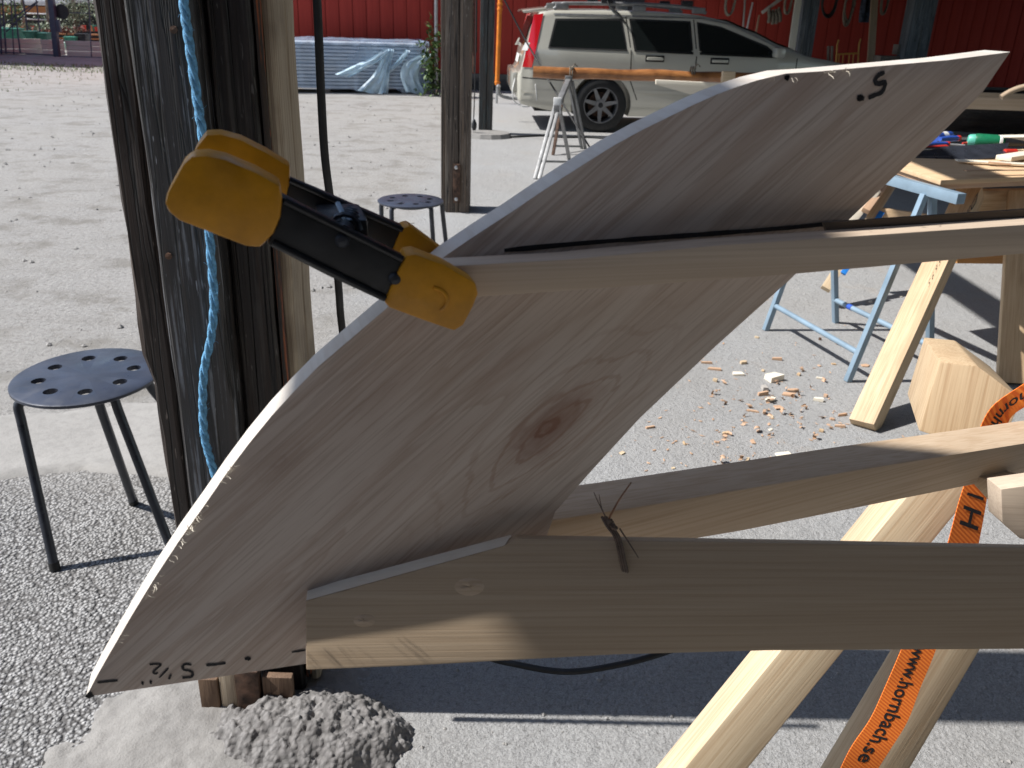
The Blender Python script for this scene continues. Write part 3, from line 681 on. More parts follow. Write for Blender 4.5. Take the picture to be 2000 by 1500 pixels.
for i in range(NI + 1):
    u = i / NI; drop = tarp_drop(u)
    for j in range(NJ + 1):
        s = j / NJ * (.85 + drop); f = fbm(u * 9, s * 2, 1.4, 4); f2 = math.sin(u * 60 + 9 * s * (u - .7)) * .012
        if s < .82: p = TL + td * (tL * u) - tn * (.82 - s) + Vector((0, 0, HT + .018 * f))
        elif s < .86: p = TL + td * (tL * u) + tn * .03 + Vector((0, 0, HT - .01))
        else:
            q = s - .86; p = TL + td * (tL * u + .10 * q * math.sin(u * 25)) + tn * (.045 + .05 * q * (1 + f) + f2) + Vector((0, 0, HT - .03 - q))
        p.z = max(p.z, .012); vs.append(p)
for i in range(NI):
    for j in range(NJ): fs_.append((i * (NJ + 1) + j, i * (NJ + 1) + j + 1, (i + 1) * (NJ + 1) + j + 1, (i + 1) * (NJ + 1) + j))
mb.add(vs, fs_).build('sheet', 'tarp', tp, smooth=True, ang=80)
for pts in ([(757, 98, 20), (735, 115, 26), (705, 130, 30), (668, 148, 34)], [(760, 96, 14), (752, 120, 22), (742, 150, 34), (722, 182, 60)], [(765, 96, 10), (758, 130, 14), (750, 182, 20)], [(796, 98, 12), (780, 120, 14), (755, 142, 16)], [(835, 105, 20), (808, 125, 40), (800, 150, 44), (812, 183, 50)]):
    q = smoothpath([Vector((x, y, w_)) for x, y, w_ in pts], 6); vs = []; fs_ = []; P0 = TL + tn * .14
    for i, c in enumerate(q):
        for k in range(7):
            u = k / 6 - .5; p = onplane(c.x + c.z * u * .8, c.y + c.z * u * .18, P0, tn); p = p + tn * (.035 * math.cos(u * 14 + i * .3) + .02 * fbm(i, k, .4, 2)); p.z = max(p.z, .01); vs.append(p)
        if i:
            for k in range(6): fs_.append(((i - 1) * 7 + k, (i - 1) * 7 + k + 1, i * 7 + k + 1, i * 7 + k))
    MB().add(vs, fs_).build('fold', 'tarp_fold', tp, smooth=True, ang=80)
ep = [TR + td * .03 - tn * y_ + Vector((0, 0, 0)) for y_ in (-.05, .2, .45, .8)]
mb = MB(); vs = []; fs_ = []
for i in range(9):
    for j in range(9):
        y_ = -.05 + .87 * i / 8; z_ = HT * (1 - j / 8) + .01; vs.append(TR - td * (.08 - .08 * j / 8) - tn * y_ + td * (.05 * fbm(i * .7, j * .4, 1) + .05 * j / 8) + Vector((0, 0, z_)))
for i in range(8):
    for j in range(8): fs_.append((i * 9 + j, i * 9 + j + 1, i * 9 + j + 10, i * 9 + j + 9))
mb.add(vs, fs_).build('sheet_end', 'tarp', tp, smooth=True, ang=80)
iv = thing('ivy_plant', 'green leafy ivy plant between the blue sheet and the post', 'plant', G(852, 186))
ic = Y(846, 130, 15.2)
leaves(ic, (.2, .2, .55), 520, .085, 5).build('foliage', 'leaf', iv)
leaves(Y(841, 80, 15.2), (.2, .1, .12), 60, .075, 6).build('foliage', 'leaf', iv)
tube('stem', smoothpath([G(852, 186), Y(856, 150, 15.7), Y(848, 110, 15.7), Y(836, 82, 15.7)], 5), .014, 'bark', iv, 6)

# ------------------------------------------------------------------ parked estate car.  local X forward, Y left, origin under the rear axle
ca_ = R(3.5); cw = G(1168, 257); croot = Vector((cw.x, cw.y, 0)) + Vector((-math.sin(ca_), math.cos(ca_), 0)) * .80
car = thing('parked_car', 'champagne silver estate car with roof rails parked by the red barn', 'car', croot, ca_)
CM = car.matrix_basis.copy()
def lerp_tab(tab, s):
    if s <= tab[0][0]: return tab[0][1]
    for (a, va), (b, vb) in zip(tab, tab[1:]):
        if s <= b: u = (s - a) / (b - a); u = u * u * (3 - 2 * u) * .35 + u * .65; return va + (vb - va) * u
    return tab[-1][1]
TOP = [(-1.06, .50), (-1.045, .66), (-1.0, .73), (-.955, .95), (-.90, 1.16), (-.84, 1.32), (-.78, 1.38), (-.6, 1.408), (0, 1.425), (.6, 1.425), (1.1, 1.405), (1.45, 1.355), (1.8, 1.24), (2.2, 1.08), (2.5, .982), (2.62, .96), (3.1, .89), (3.45, .78), (3.58, .68), (3.66, .5)]
BOT = [(-1.06, .40), (-.98, .30), (-.6, .24), (0, .20), (2.8, .19), (3.4, .22), (3.66, .32)]
PLAN = [(-1.06, .70), (-1.0, .80), (-.85, .855), (-.5, .885), (.3, .90), (2.2, .90), (2.9, .88), (3.3, .83), (3.55, .72), (3.66, .58)]
def hw(s, z):
    p = lerp_tab(PLAN, s)
    if z < .38: k = .955 + .045 * (z - .18) / .2
    elif z < .92: k = 1.0 - .012 * ((z - .55) / .37) ** 2
    else: k = .988 - .02 * min(1, (z - .92) / .06) - .36 * max(0, z - .95)
    return p * k
ss = [-1.06, -1.045, -1.02, -1.0, -.975, -.955, -.93, -.90, -.87, -.84, -.81, -.78, -.7, -.6] + [-.5 + .125 * i for i in range(31)] + [3.42, 3.5, 3.56, 3.6, 3.64, 3.66]
mb = MB(); vs = []; fs_ = []; NP = 26
for s in ss:
    zt, zb = lerp_tab(TOP, s), lerp_tab(BOT, s); half = []
    for k in range(NP):
        u = k / (NP - 1)
        if u < .16: y_, z_ = hw(s, zb) * (u / .16) * .96, zb
        elif u < .76:
            q = (u - .16) / .60; rr = min(.075, (zt - zb) * .2); z_ = zb + (zt - rr - zb) * q; y_ = hw(s, z_)
            if q < .06: y_ *= .975
        else:
            q = (u - .76) / .24; rr = min(.075, (zt - zb) * .2); a = q * math.pi / 2; yt = hw(s, zt - rr)
            y_ = yt - (rr * 1.0) * (1 - math.cos(min(a * 2, math.pi / 2))) - (yt - rr) * max(0, q - .5) * 2
            z_ = zt - rr + rr * math.sin(min(a * 2, math.pi / 2)) * .82 + rr * .18 * max(0, q - .5) * 2
        half.append((s, max(0, y_), z_))
    vs += [(x, -y, z) for (x, y, z) in half] + [(x, y, z) for (x, y, z) in half[::-1]]
W2 = NP * 2
for i in range(len(ss) - 1):
    for k in range(W2 - 1): fs_.append((i * W2 + k, i * W2 + k + 1, (i + 1) * W2 + k + 1, (i + 1) * W2 + k))
fs_ += [tuple(range(W2))[::-1], tuple(range((len(ss) - 1) * W2, len(ss) * W2))]
mb.add(vs, fs_); body = mb.build('body', 'car_paint', None, smooth=True, ang=50)
for wx in (0, 2.755):
    for sy in (-1, 1):
        cu = MB().tube([(wx, sy * .62, .325), (wx, sy * 1.1, .325)], .372, 40).build('cutter', 'black_rubber')
        md = body.modifiers.new('cut', 'BOOLEAN'); md.operation = 'DIFFERENCE'; md.object = cu; md.solver = 'EXACT'
        dg = bpy.context.evaluated_depsgraph_get(); dg.update()
        nm = bpy.data.meshes.new_from_object(body.evaluated_get(dg)); body.modifiers.clear(); old = body.data; body.data = nm; bpy.data.meshes.remove(old)
        bpy.data.objects.remove(cu)
body.data.name = 'body'
def cadopt(o): o.parent = car; return o
cadopt(body)
for poly in body.data.polygons: poly.use_smooth = True
body.data.set_sharp_from_angle(angle=R(50))
def skin(name, poly, mat, off=.004, n=10, side=-1, th=.004, parent=None):
    """panel following the body side: poly = quad-ish outline given as lower and upper lists of (s,z)"""
    lo, hi = poly; vs = []; fs_ = []; m_ = len(lo)
    for i in range(m_):
        for j in range(n + 1):
            u = j / n; s = lo[i][0] + (hi[i][0] - lo[i][0]) * u; z = lo[i][1] + (hi[i][1] - lo[i][1]) * u
            vs.append((s, side * (hw(s, z) + off), z))
    for i in range(m_ - 1):
        for j in range(n): fs_.append((i * (n + 1) + j, i * (n + 1) + j + 1, (i + 2 - 1) * (n + 1) + j + 1, (i + 1) * (n + 1) + j))
    o = MB().add(vs, fs_).build(name, mat, None, smooth=True); o.parent = car if parent is None else parent
    return o
def dens(pts, k=6):
    out = []
    for a, b in zip(pts, pts[1:]):
        for i in range(k): out.append((a[0] + (b[0] - a[0]) * i / k, a[1] + (b[1] - a[1]) * i / k))
    return out + [pts[-1]]
def grow(lo, hi, g):
    c = [sum(p[k] for p in lo + hi) / len(lo + hi) for k in (0, 1)]
    f = lambda p, up: (p[0] + g * (1 if p[0] > c[0] else -1) * (abs(p[0] - c[0]) > .15), p[1] + g * (1 if up else -1))
    return [f(p, 0) for p in lo], [f(p, 1) for p in hi]
WIN = [([(-.66, .985), (.26, .98)], [(-.58, 1.275), (.18, 1.30)]),
       ([(.39, .978), (1.07, .968)], [(.31, 1.30), (1.02, 1.295)]),
       ([(1.19, .966), (1.7, .96), (2.14, .955)], [(1.14, 1.29), (1.44, 1.245), (1.98, 1.045)])]
for side in (-1, 1):
    for lo, hi in WIN:
        gl_, gh_ = grow(lo, hi, .022)
        fr_ = skin('window_surround', (dens(gl_), dens(gh_)), 'black_rubber', .004, 10, side)
        skin('window', (dens(lo), dens(hi)), 'car_glass', .008, 10, side)
    # shut lines, sill strip, side moulding
    for (pl, wd_) in ((([(.44, .40), (.34, .62), (.325, .98)]), .012), (([(.32, .99), (.25, 1.34)]), .012), (([(1.13, .28), (1.13, .97)]), .012), (([(1.13, .97), (1.08, 1.335)]), .012), (([(2.36, .28), (2.38, .94)]), .012), (([(-.62, 1.345), (1.2, 1.355), (1.55, 1.295), (2.2, 1.035)]), .02)):
        d_ = dens(pl, 10)
        if len(pl) == 4: skin('roof_gutter', ([(s, z - wd_ / 2) for s, z in d_], [(s, z + wd_ / 2) for s, z in d_]), 'steel' , .006, 1, side)
        else: skin('shut_line', ([(s - wd_ / 2, z) for s, z in d_], [(s + wd_ / 2, z) for s, z in d_]), 'black_rubber', .002, 1, side)
    d_ = dens([(.40, .50), (2.33, .49)], 14); skin('side_moulding', ([(s, z - .02) for s, z in d_], [(s, z + .02) for s, z in d_]), 'car_paint', .014, 2, side)
    d_ = dens([(-.98, .62), (-.40, .60)], 10); skin('shut_line', ([(s, z - .006) for s, z in d_], [(s, z + .006) for s, z in d_]), 'black_rubber', .002, 1, side)
    d_ = dens([(-.99, .47), (-.38, .46)], 10); skin('bumper_strip', ([(s, z - .018) for s, z in d_], [(s, z + .018) for s, z in d_]), 'car_paint', .012, 2, side)
    lo = dens([(-.985, .74), (-.87, .74), (-.84, .98)], 4)[:5]; hi = dens([(-.86, 1.33), (-.745, 1.35)], 4)
    skin('tail_light', (lo, hi), 'tail_red', .008, 14, side)
    lo = dens([(-1.0, .93), (-.93, .93)], 2); hi = dens([(-.955, 1.02), (-.90, 1.02)], 2)
    skin('tail_light_lens', (lo, hi), 'white_plastic', .011, 3, side)
    # fuel flap outline / door handles
    for (hs, hz) in ((.62, .885), (1.42, .88)):
        o = box('door_handle', (0, 0, 0), (.20, .03, .035), 'car_paint', None, bevel=.01); o.parent = car; o.location = (hs, side * (hw(hs, hz) + .02), hz)
        o = box('handle_recess', (0, 0, 0), (.23, .006, .075), 'black_rubber', None); o.parent = car; o.location = (hs, side * (hw(hs, hz) + .001), hz)
    o = box('door_mirror', (0, 0, 0), (.12, .18, .12), 'car_paint', None, bevel=.035); o.parent = car; o.location = (2.1, side * 1.0, 1.0)
    # roof rail
    pts = smoothpath([(-.62, side * .66, 1.40), (-.52, side * .66, 1.455), (-.4, side * .66, 1.47), (.5, side * .655, 1.485), (1.1, side * .65, 1.46), (1.25, side * .65, 1.41)], 5)
    o = tube('roof_rail', pts, .022, 'alu', None, 8); o.parent = car
    for fs2 in (-.52, .42, 1.15): o = box('rail_foot', (0, 0, 0), (.16, .05, .07), 'alu', None, bevel=.012); o.parent = car; o.location = (fs2, side * .66, 1.435)
    for rs in (.02, 1.0):
        o = box('rack_foot', (0, 0, 0), (.14, .07, .06), 'black_plastic', None, bevel=.012); o.parent = car; o.location = (rs, side * .655, 1.515)
o = tube('strap_end', smoothpath([(.02, -.68, 1.51), (.06, -.72, 1.44), (.16, -.765, 1.37), (.24, -.81, 1.27)], 5), .012, 'black_rubber', None, 6); o.parent = car
# rear: spoiler, hatch window, plate, bumper, tow bar
sp_pts = [(-.98, 1.365), (-.99, 1.388), (-.7, 1.428), (-.7, 1.385)]
mb = MB(); vs = [(x, y, z - .02 * (abs(y) / .62) ** 2) for y in (-.62, -.4, 0, .4, .62) for (x, z) in sp_pts]
fs_ = [(i * 4 + k, i * 4 + (k + 1) % 4, (i + 1) * 4 + (k + 1) % 4, (i + 1) * 4 + k) for i in range(4) for k in range(4)] + [(0, 1, 2, 3), (16, 17, 18, 19)]
o = mb.add(vs, fs_).build('spoiler', 'car_paint', None, bevel=.008); o.parent = car
def rearquad(name, y0, y1, z0, z1, mat, off):
    inv = lambda z: next((a + (b - a) * (z - va) / (vb - va) for (a, va), (b, vb) in zip(TOP, TOP[1:]) if va <= z <= vb), -1)
    vs = []; fs_ = []
    for i in range(9):
        for j in range(9):
            y_ = y0 + (y1 - y0) * i / 8; z_ = z0 + (z1 - z0) * j / 8; vs.append((inv(z_) - off, y_, z_))
    for i in range(8):
        for j in range(8): fs_.append((i * 9 + j, i * 9 + j + 1, i * 9 + j + 10, i * 9 + j + 9))
    o = MB().add(vs, fs_).build(name, mat, None, smooth=True); o.parent = car; return o
rearquad('rear_window', -.56, .56, .98, 1.31, 'car_glass', .012)
rearquad('number_plate', -.26, .26, .76, .86, 'white_plastic', .02)
o = MB().box((-1.05, 0, .55), (.10, 1.46, .26)).build('bumper', 'car_paint', None, bevel=.04); o.parent = car
o = tube('tow_bar', smoothpath([(-.9, 0, .30), (-1.1, 0, .30), (-1.22, 0, .34), (-1.24, 0, .42)], 4), .022, 'alu', None, 8); o.parent = car
o = lathe('tow_ball', [(0, -.03), (.02, -.024), (.03, 0), (.02, .024), (0, .03)], 'alu', None, None, 12); o.parent = car; o.location = (-1.24, 0, .44)
o = tube('loose_cord', smoothpath([(-1.06, -.72, .62), (-1.09, -.74, .45), (-1.06, -.74, .33), (-.93, -.76, .27), (-.80, -.84, .34), (-.82, -.9, .55)], 6), .008, 'white_plastic', None, 6); o.parent = car
for side in (-1, 1):
    o = box('headlight', (0, 0, 0), (.10, .36, .14), 'white_plastic', None, bevel=.03); o.parent = car; o.location = (3.53, side * .52, .66)
# windscreen
vs = []; fs_ = []
for i in range(11):
    s = 1.50 + .92 * i / 10; zt = lerp_tab(TOP, s)
    for j in range(9): y_ = (hw(s, zt - .07) - .10) * (j / 4 - 1); vs.append((s, y_, zt + .006))
for i in range(10):
    for j in range(8): fs_.append((i * 9 + j, i * 9 + j + 1, i * 9 + j + 10, i * 9 + j + 9))
o = MB().add(vs, fs_).build('windscreen', 'car_glass', None, smooth=True); o.parent = car
# wheels: tyre, rim with seven spokes, hub
def wheel(x, side):
    t_ = lathe('tyre', [(.215, -.10), (.29, -.105), (.318, -.085), (.325, 0), (.318, .085), (.29, .105), (.215, .10), (.205, 0), (.215, -.10)], 'black_rubber', None, None, 44)
    Mx = Matrix.Translation((x, side * .79, .325)) @ Matrix.Rotation(R(90 * side * -1), 4, 'X')
    t_.parent = car; t_.matrix_basis = Mx
    mb = MB(); n = 44
    prof = [(.222, -.09), (.222, .095), (.205, .098), (.198, .07), (.198, -.09)]; vs = []; fs_ = []
    for k in range(n):
        a = 2 * math.pi * k / n
        for (r_, z_) in prof: vs.append((r_ * math.cos(a), r_ * math.sin(a), z_))
    for k in range(n):
        for i in range(4): k2 = (k + 1) % n; fs_.append((k * 5 + i, k2 * 5 + i, k2 * 5 + i + 1, k * 5 + i + 1))
    mb.add(vs, fs_)
    for k in range(7):
        a = 2 * math.pi * k / 7 + .2; rot = Matrix.Rotation(a, 3, 'Z')
        q = [(.04, -.030), (.205, -.017), (.205, .017), (.04, .030)]
        vs = [rot @ Vector((x_, y_, .082 - .02 * (x_ < .1))) for x_, y_ in q] + [rot @ Vector((x_, y_, .045)) for x_, y_ in q]
        mb.add(vs, [(0, 1, 2, 3), (4, 7, 6, 5), (0, 4, 5, 1), (1, 5, 6, 2), (2, 6, 7, 3), (3, 7, 4, 0)])
    mb.add(*(lambda v, f: ([Vector(p) for p in v], f))(*sweep([(0, 0, .03), (0, 0, .078)], .06, 20)))
    r_ = mb.build('rim', 'alu', None, smooth=True, ang=30); r_.parent = t_
    h_ = lathe('hub_cap', [(0, .086), (.025, .085), (.032, .078), (.032, .05)], 'black_plastic', None, None, 16); h_.parent = t_
    d_ = lathe('brake_disc', [(0, .0), (.15, .0), (.15, -.02), (0, -.02)], 'rust', None, None, 24); d_.parent = t_
    b_ = lathe('wheel_well', [(0, -.095), (.20, -.095)], 'black_rubber', None, None, 20); b_.parent = t_
for x in (0, 2.755):
    for side in (-1, 1): wheel(x, side)
o = MB().box((1.3, 0, .26), (4.2, 1.2, .1)).build('underbody', 'black_rubber', None); o.parent = car

# ------------------------------------------------------------------ aluminium folding trestle with the varnished spar
tr = thing('folding_trestle', 'grey aluminium folding trestle in front of the car carrying the spar', 'trestle', G(1090, 310))
apN, apF = Y(1088, 208, 8.45), Y(1110, 158, 9.6)
def leg2(a, b, name='leg', mat='alu', wv=.028):
    d = Vector((.02, 0, 0)); o = thing  # two parallel tubes
    bar(name, a - d, b - d, wv, .022, mat, tr); bar(name, a + d, b + d, wv, .022, mat, tr)
leg2(apN, G(1049, 350)); bar('leg', apN + Vector((.02, 0, 0)), G(1112, 312), .03, .03, 'alu', tr)
bar('leg', apF - Vector((.03, 0, 0)), G(1080, 303), .03, .025, 'rust', tr); leg2(apF + Vector((.02, 0, 0)), G(1140, 291))
bar('top_rail', apN + (apN - apF) * .05, apF + (apF - apN) * .05, .05, .05, 'alu', tr)
bar('brace', Y(1056, 315, 8.2), Y(1108, 316, 8.8), .02, .02, 'alu', tr); bar('brace', Y(1084, 285, 9.4), Y(1136, 286, 9.75), .02, .02, 'alu', tr)
box('hinge', apN + Vector((0, -.02, .01)), (.07, .05, .14), 'white_plastic', tr); box('hinge', apF + Vector((0, 0, .0)), (.07, .05, .1), 'alu', tr)
sp_ = thing('wooden_spar', 'orange-brown varnished wooden spar lying across the trestle', 'spar', Y(1260, 143, 9.6))
sa, sb_ = Y(1041, 141, 9.72), Y(1640, 158, 9.6)
mbp = MB(); sp_pts = [sa + (sb_ - sa) * (i / 24) for i in range(25)]
fr_, L_ = frame(sa, sb_); n_ = 12
o = MB().tube([(L_ * (i / 24 - .5), .004 * math.sin(i), .004 * math.cos(i * 1.3)) for i in range(25)], [.058 + .004 * math.sin(i * .8) for i in range(25)], 14).build('shaft', 'varnished', sp_, smooth=True, ang=60, mtx=Matrix.Translation((sa + sb_) / 2) @ fr_.to_4x4())
for px in (1115, 1352):
    c = Y(px, 143, 9.68); mb = MB()
    for dx in (-.012, .012): mb.add(*sweep([c + Vector((dx, .066 * math.cos(a), .066 * math.sin(a))) for a in [i * .45 for i in range(15)]], .008, 6))
    mb.add(*sweep([c + Vector((0, -.06, .04)), c + Vector((.03, -.09, .10)), c + Vector((.06, -.08, .07))], .007, 6)); mb.build('lashing', 'hemp', sp_, smooth=True)
wp = thing('white_plank', 'pale white tapered plank lying under the spar with a small block on it', 'plank', Y(1350, 170, 9.0))
slab('plank', [Y(1276, 153, 9.2), Y(1420, 163, 9.0), Y(1700, 185, 8.8), Y(1700, 215, 8.8), Y(1400, 186, 9.0), Y(1345, 183, 9.05), Y(1276, 162, 9.2)], (0, -1, .0), .05, 'white_wood', wp, xdir=(1, 0, 0))
tag(box('wood_block', Y(1422, 151, 9.0), (.12, .08, .11), 'pine_pale'), 'small pale wood block standing on the white plank', 'block')

# ------------------------------------------------------------------ stools
def stool(label, c, r_, feet, tops, tilt=(0, 0), zc=.447):
    s_ = thing('round_stool', label, 'stool', (c[0], c[1], 0), group='black round stools')
    n = 48; vs = []; fs_ = []
    # perforated disc: rim rings + eight holes cut by boolean
    d = lathe('seat', [(0, 0), (r_ - .006, 0), (r_, -.003), (r_, -.010), (r_ - .004, -.013), (0, -.013)], 'stool_seat', None, None, 64)
    bm = bmesh.new(); bm.from_mesh(d.data); bmesh.ops.remove_doubles(bm, verts=bm.verts, dist=1e-5); bm.to_mesh(d.data); bm.free()
    mb = MB()
    for k in range(8):
        a = 2 * math.pi * (k + .5) / 8; mb.add(*sweep([(r_ * .62 * math.cos(a), r_ * .62 * math.sin(a), -.05), (r_ * .62 * math.cos(a), r_ * .62 * math.sin(a), .05)], .0185, 16))
    cu = mb.build('cutter', 'stool_seat'); md = d.modifiers.new('b', 'BOOLEAN'); md.object = cu; md.solver = 'EXACT'
    dg = bpy.context.evaluated_depsgraph_get(); dg.update(); nm = bpy.data.meshes.new_from_object(d.evaluated_get(dg)); d.modifiers.clear(); d.data = nm; bpy.data.objects.remove(cu)
    for p in d.data.polygons: p.use_smooth = True
    d.data.set_sharp_from_angle(angle=R(30))
    d.matrix_basis = Matrix.Translation((c[0], c[1], zc)) @ Matrix.Rotation(tilt[0], 4, 'X') @ Matrix.Rotation(tilt[1], 4, 'Y'); adopt(d, s_)
    for i, (f, tp_) in enumerate(zip(feet, tops)):
        f, tp_ = Vector(f), Vector(tp_); inn = Vector((c[0], c[1], tp_.z + .022)) * .55 + Vector((tp_.x, tp_.y, tp_.z + .022)) * .45
        dirv = (f - tp_).normalized(); out = Vector((tp_.x, tp_.y, tp_.z)) 
        b0 = Vector((tp_.x, tp_.y, tp_.z + .018)) + (inn - Vector((tp_.x, tp_.y, inn.z))) * .30
        pts = [inn, (inn + b0) / 2, b0] + smoothpath([b0, Vector((tp_.x, tp_.y, tp_.z + .008)) + (b0 - tp_) * .06, tp_ + dirv * .035], 5)[1:] + [f * .5 + tp_ * .5, f]
        l_ = tube('leg', pts, .0125, 'black_metal', s_, 12)
        tube('foot_cap', [f + Vector((0, 0, .0)), f - dirv * .022], .0142, 'black_rubber', l_, 12)
    c1 = [Vector((c[0], c[1], zc - .028)) + Vector((math.cos(a), math.sin(a), 0)) * r_ * .5 for a in [i * math.pi / 12 for i in range(25)]]
    tube('seat_ring', c1, .008, 'black_metal', s_, 8)
    return s_
c1 = (-1.135, 2.135)
fL, fB, fR_ = G(108, 1113), G(262, 984), G(337, 1078); fH = fR_ + fB - fL
tL1 = G(36, 797, .425); tR = G(222, 778, .43)
tH = Vector((-1.02, 2.22, .43))
stool('black perforated round stool standing left of the tarred post', c1, .188, [fL, fB, fR_, fH], [tL1, G(192, 785, .425), tR, tH], (R(1.5), R(-1.5)), .482)
c2 = (-.578, 4.69)
def f2(px, py): return G(px, py)
ft = [Vector((c2[0] + x, c2[1] + y, 0)) for x, y in ((-.20, .06), (-.12, -.17), (.12, -.17), (.21, .02))]
tt = [G(745, 402, .415), G(765, 412, .415), G(842, 410, .415), G(863, 402, .415)]
ft[2] = G(852, 560); ft[3] = G(878, 535); ft[0] = G(745, 545); ft[1] = G(765, 570)
stool('smaller-looking far black round stool in front of the grey-brown post', c2, .176, ft, tt)

# ------------------------------------------------------------------ blue steel trestle and plywood bench top
bt = thing('steel_trestle', 'pale blue steel trestle under the plywood bench top', 'trestle', G(1655, 690))
fA, fB2, fC, fD = G(1495, 645), G(1655, 745), G(1632, 630), G(1815, 724)
nearT = Vector((1.63, 3.51, .80)); farT = Vector((1.43, 4.13, .80)); rd = (nearT - farT).normalized()
for f_, t_ in ((fA, farT), (fB2, nearT), (fC, farT), (fD, nearT)):
    bar('leg', f_, t_ + (f_ - t_) * .02 + Vector(((.012 if f_.x > t_.x else -.012), 0, 0)), .026, .026, 'blue_steel', bt, up=rd)
bar('top_rail', farT - rd * .16, nearT + rd * .17, .04, .04, 'blue_steel', bt)
for (a, b, ta, tb) in ((fA, fB2, farT, nearT), (fC, fD, farT, nearT)):
    k = .155; tube('rung', [a + (ta - a) * k, b + (tb - b) * k], .013, 'blue_steel', bt, 10)
p_ = fC + (farT - fC) * .155; q_ = fD + (nearT - fD) * .155
tube('tape_band', [p_ + (q_ - p_) * .16, p_ + (q_ - p_) * .21], .0145, 'blue_plastic', bt, 10)
bz = .842
def B(px, py, dz=0): return G(px, py, bz + dz)
bench = thing('plywood_bench_top', 'plywood bench top lying across the pale blue trestle', 'bench top', B(1900, 335))
c0 = B(1838, 352); c1_ = B(2260, 335); c2_ = B(2150, 285); c3_ = B(1690, 303)
slab('upper_sheet', [c0, c1_, c2_, c3_], (0, 0, 1), .019, 'ply_top', bench, xdir=(c1_ - c0))
slab('lower_sheet', [p + Vector((.012, .012, -.0195)) for p in (c0, c1_, c2_, c3_)], (0, 0, 1), .019, 'red_wood', bench, xdir=(c1_ - c0))
# things on the bench
def stick(name, a, b, w_, h_, mat, lab, cat, grp=None):
    o = bar(name, a, b, w_, h_, mat); return tag(o, lab, cat, grp)
saw = thing('hand_saw', 'hand saw with dark blade and red handle end lying on the bench', 'saw', B(1880, 300, .01))
slab('blade', [B(1783, 305, .02), B(1800, 293, .02), B(1965, 293, .02), B(1965, 303, .02)], (0, -.25, .97), .004, 'black_metal', saw)
mb = MB(); pa, pb_ = B(1783, 305, .021), B(1862, 304, .021); n = 26
for i in range(n):
    p = pa + (pb_ - pa) * (i / n); q = pa + (pb_ - pa) * ((i + .6) / n); mb.add([p, q, (p + q) / 2 + Vector((0, -.02, -.006))], [(0, 1, 2)])
mb.build('teeth', 'steel', saw)
tube('handle', [B(1962, 297, .025), B(1984, 297, .025)], .014, 'red_plastic', saw)
tube('spine', [B(1795, 292, .026), B(1965, 291, .026)], .006, 'steel', saw, 8)
gb = thing('glue_bottle', 'dark green glue bottle with mint green cap lying on the bench', 'bottle', B(1930, 285))
ga, gb_ = B(1903, 274, .035), B(1962, 278, .035)
fr_, L_ = frame(ga, gb_); Mx = Matrix.Translation(ga) @ fr_.to_4x4() @ Matrix.Rotation(R(90), 4, 'Y')
lathe('bottle_body', [(0, .0), (.03, .0), (.034, .01), (.034, L_ * .72), (.026, L_ * .92), (.016, L_), (0, L_)], 'green_plastic', gb, Mx, 20)
lathe('cap', [(0, -.03), (.022, -.03), (.027, -.024), (.030, .002), (0, .003)], 'mint_plastic', gb, Mx, 16)
lathe('neck_ring', [(.030, L_ * .80), (.034, L_ * .82), (.032, L_ * .9), (.02, L_ * .92)], 'white_plastic', gb, Mx, 16)
lathe('nozzle', [(.024, L_), (.02, L_ + .04), (.008, L_ + .11), (0, L_ + .115)], 'black_plastic', gb, Mx, 14)
chs = [('blue-handled chisel at the back of the bench', 'blue_plastic', (1836, 272), (1871, 270), (1895, 270), .014), ('blue and red handled chisel beside the green bottle', 'blue_plastic', (1800, 283), (1850, 281), (1885, 284), .011), ('red-handled tool lying along the saw', 'red_plastic', (1790, 291), (1845, 287), (1880, 290), .010), ('pink-red pencil next to the green bottle', 'red_plastic', (1880, 280), (1898, 279), (1902, 281), .006)]
for lab, mt, a, b_, c, rr in chs:
    t_ = thing('chisel', lab, 'hand tool', B(*a)); tube('handle', [B(*a, .02), (B(*a, .02) + B(*b_, .02)) / 2, B(*b_, .02)], [rr * .8, rr * 1.1, rr], mt, t_)
    tube('blade', [B(*b_, .02), B(*c, .02)], rr * .45, 'steel', t_, 8); lathe('ferrule', [(rr * .6, -.01), (rr * 1.05, -.01), (rr * 1.05, .01), (rr * .6, .01)], 'red_plastic', t_, Matrix.Translation(B(*b_, .02)) @ frame(B(*a), B(*c))[0].to_4x4() @ Matrix.Rotation(R(90), 4, 'Y'), 12)
can = thing('spray_tin', 'small blue and white tin lying at the back of the bench', 'tin', B(1838, 262))
ta, tb = B(1826, 268, .025), B(1862, 266, .025); fr_, L_ = frame(ta, tb)
lathe('tin_body', [(0, 0), (.026, 0), (.026, L_ * .8), (.022, L_ * .84), (0, L_ * .84)], 'blue_plastic', can, Matrix.Translation(ta) @ fr_.to_4x4() @ Matrix.Rotation(R(90), 4, 'Y'), 18)
lathe('label_band', [(.0265, L_ * .3), (.0268, L_ * .55)], 'white_plastic', can, Matrix.Translation(ta) @ fr_.to_4x4() @ Matrix.Rotation(R(90), 4, 'Y'), 18)
for k, (a, b_, w_, h_, mt, lab) in enumerate((((1868, 313), (2080, 325), .05, .006, 'white_wood', 'long pale wood strip lying on the plywood bench'), ((1930, 317), (1975, 321), .012, .008, 'red_wood', 'short curled shaving on the plywood bench'), ((1960, 309), (2020, 300), .07, .02, 'white_wood', 'stubby pale offcut at the right of the bench'), ((1885, 333), (2060, 331), .02, .004, 'red_wood', 'thin brown wood strip near the front of the bench'), ((1940, 272), (2150, 268), .09, .03, 'white_wood', 'pale board lying behind the green bottle'))):
    stick('wood_strip', B(*a, .012 + k * .003), B(*b_, .012 + k * .003), w_, h_, mt, lab, 'offcut', 'offcuts on the bench')
